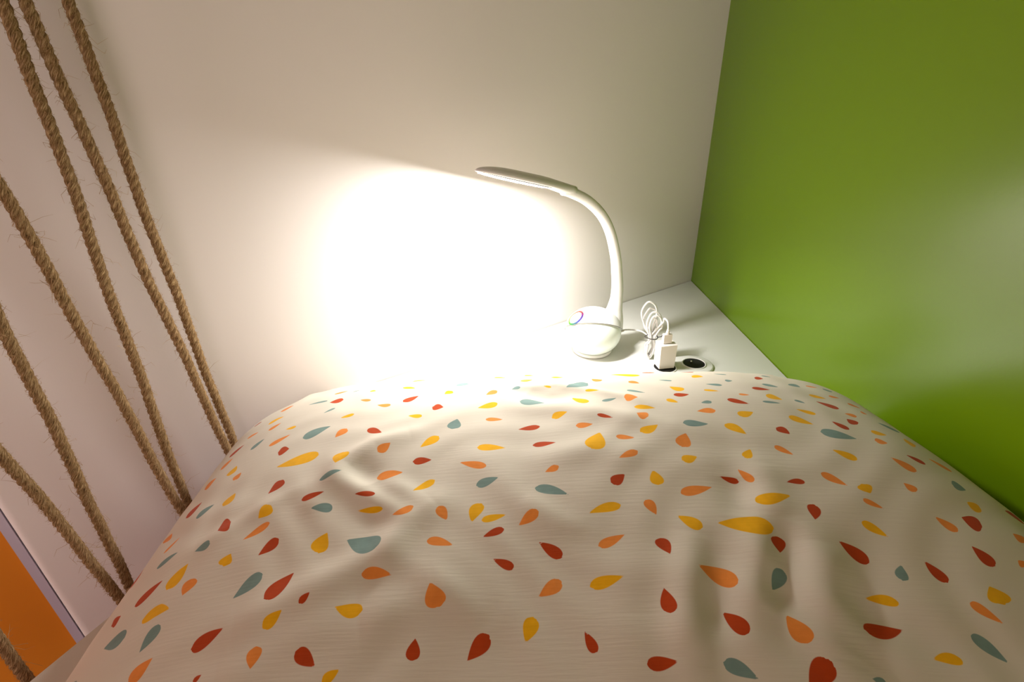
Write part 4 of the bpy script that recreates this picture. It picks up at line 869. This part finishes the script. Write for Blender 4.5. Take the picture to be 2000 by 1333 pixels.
for c in (SA, SB_):
    bm = bmesh.new()
    prof = [(0.0215, 0.0049), (0.0212, 0.0060), (0.0202, 0.0064), (0.0192, 0.0060), (0.0189, 0.0052)]
    rr = [[bm.verts.new(c + Vector((r * math.cos(a), r * math.sin(a), z))) for a in np.linspace(0, 2 * math.pi, 40, endpoint=False)] for r, z in prof]
    for a, b in zip(rr, rr[1:]):
        for k in range(40): bm.faces.new((a[k], a[(k + 1) % 40], b[(k + 1) % 40], b[k]))
    spart(from_bm('socket_rim', bm, M['laminate'], smooth=True))
    bm = bmesh.new()
    prof = [(0.0189, 0.0053), (0.0170, 0.0050), (0.0168, 0.0050)]
    rr = [[bm.verts.new(c + Vector((r * math.cos(a), r * math.sin(a), z))) for a in np.linspace(0, 2 * math.pi, 40, endpoint=False)] for r, z in prof]
    for a, b in zip(rr, rr[1:]):
        for k in range(40): bm.faces.new((a[k], a[(k + 1) % 40], b[(k + 1) % 40], b[k]))
    bm.faces.new(rr[-1])
    ins = spart(from_bm('socket_insert', bm, M['black']))
    if c is SB_:
        bm = bmesh.new()
        add_tube(bm, [c + sx * -0.003 + sy * 0.004 + UP * 0.0050, c + sx * -0.003 + sy * 0.004 + UP * 0.0085, c + sx * -0.003 + sy * 0.004 + UP * 0.0092], [0.0017, 0.0017, 0.0009], 10, up=sx)
        spart(from_bm('earth_pin', bm, M['metal'], smooth=True), ins)

# ------------------------------------------------------------------ charger in the left socket
CH = Vector((0.2670, 0.7745, 0.0066))
RZ = math.radians(8)
chg = tag(empty('usb_charger', CH, RZ), 'white cube usb charger plugged into the left socket', 'charger')
bm = bmesh.new()
add_prism(bm, [(-.0140, -.0120), (.0140, -.0120), (.0140, .0120), (-.0140, .0120)], 0.0, 0.045)
for v in bm.verts:
    if v.co.z > 0.02: v.co.x *= 1.06; v.co.y *= 1.04
bevel(bm, 0.0028, 3)
cb = from_bm('charger_body', bm, M['plastic_warm'], chg, angle=40)
bm = bmesh.new()
add_prism(bm, [(-.006, -.0025), (.006, -.0025), (.006, .0025), (-.006, .0025)], 0.0451, 0.0458)
from_bm('usb_port', bm, M['metal'], cb)

# ------------------------------------------------------------------ cable: from the lamp, bundled, to the plug on the charger
cab = tag(empty('usb_cable', (0.252, 0.812, 0)), 'white usb cable gathered in upright loops beside the charger', 'cable')
def cpart(o):
    o.parent = cab; o.matrix_parent_inverse = Matrix.Translation(-Vector(cab.location)); return o
pz = CH + Vector((0.0, 0.0, 0.046))
bm = bmesh.new()
add_prism(bm, [(-.0075, -.0040), (.0075, -.0040), (.0075, .0040), (-.0075, .0040)], 0, 0.0165)
bevel(bm, 0.0014, 2)
bmesh.ops.transform(bm, matrix=Matrix.Translation(pz) @ Matrix.Rotation(RZ, 4, 'Z'), verts=bm.verts)
cpart(from_bm('usb_plug', bm, M['plastic_warm'], angle=40))
bm = bmesh.new()
add_tube(bm, [pz + UP * 0.0160, pz + UP * 0.020, pz + UP * 0.0255], [0.0034, 0.0031, 0.0020], 12, up=Vector((1, 0, 0)))
cpart(from_bm('strain_relief', bm, M['plastic_warm'], smooth=True))
BC = Vector((0.2500, 0.815, 0.0))
def bp(x, y, z): return BC + Vector((x, y, z))
pts = [Vector((0.2045, 0.886, 0.022)), Vector((0.216, 0.893, 0.022)), Vector((0.232, 0.890, 0.024)), Vector((0.248, 0.868, 0.030)), bp(.004, .022, .034)]
lo = 0
loops_ = [(-.0165, .0135, .112, .006, .004), (-.010, .0160, .095, .004, -.003), (-.006, .0165, .090, .0035, -.008), (-.0135, .0100, .098, .005, .008), (-.004, .0110, .082, .006, .001)]
for k, (xl_, xr_, zt, zb_, yo) in enumerate(loops_):
    xm = .5 * (xl_ + xr_)
    if k == 0:   # the tallest loop leans left
        pts += [bp(.000, yo, .045), bp(xl_ + .003, yo, .070), bp(xl_ - .003, yo, .092), bp(xl_ + .003, yo, .108), bp(-.006, yo, zt), bp(.004, yo, .104), bp(.008, yo, .088), bp(.004, yo, .060)]
    else:
        pts += [bp(-.003 + .001 * k, yo, .042), bp(xl_ * .75, yo, .060), bp(xl_, yo, zt - .020), bp(xl_ * .6 + .001, yo, zt - .004), bp(xm, yo, zt), bp(xr_ * .75, yo, zt - .006), bp(xr_, yo, zt - .022), bp(xr_ * .7, yo, .060), bp(.005, yo, .045)]
    yb2 = yo * .8 + .001
    pts += [bp(.006 + .001 * k, yb2, .028), bp(.006, yb2, zb_ + .010), bp(.001, yb2, zb_), bp(-.005, yb2, zb_ + .008), bp(-.007 + .001 * k, yb2, .026)]
pts += [bp(-.002, .000, .042), bp(.006, -.004, .058), bp(.012, -.008, .070), bp(.016, -.014, .080), Vector((0.2630, 0.789, 0.092)), Vector((pz.x - .001, pz.y + .004, 0.0905)), Vector((pz.x, pz.y, 0.080)), Vector((pz.x, pz.y, 0.073))]
bm = bmesh.new()
add_tube(bm, catmull(pts, 7), 0.00165, 8, up=Vector((0.3, 1, 0.2)))
cpart(from_bm('cord', bm, M['cable'], smooth=True))
bm = bmesh.new()
add_tube(bm, [BC + Vector((0.0015 + 0.0115 * math.cos(a), 0.0105 * math.sin(a) + 0.0005, 0.044 + 0.001 * math.sin(2 * a))) for a in np.linspace(0, 2 * math.pi, 33)], 0.0009, 6, caps=False)
add_tube(bm, [BC + Vector((0.0125, -0.002, 0.044)), BC + Vector((0.018, -0.006, 0.047)), BC + Vector((0.021, -0.006, 0.052))], 0.0008, 6)
cpart(from_bm('twist_tie', bm, M['tie'], smooth=True))
bm = bmesh.new()
p0 = Vector((0.1990, 0.8825, 0.022))
add_tube(bm, [p0, p0 + Vector((.008, .004, 0)), p0 + Vector((.019, .009, 0))], [0.0036, 0.0033, 0.0022], 10)
cpart(from_bm('cable_boot', bm, M['plastic_warm'], smooth=True))
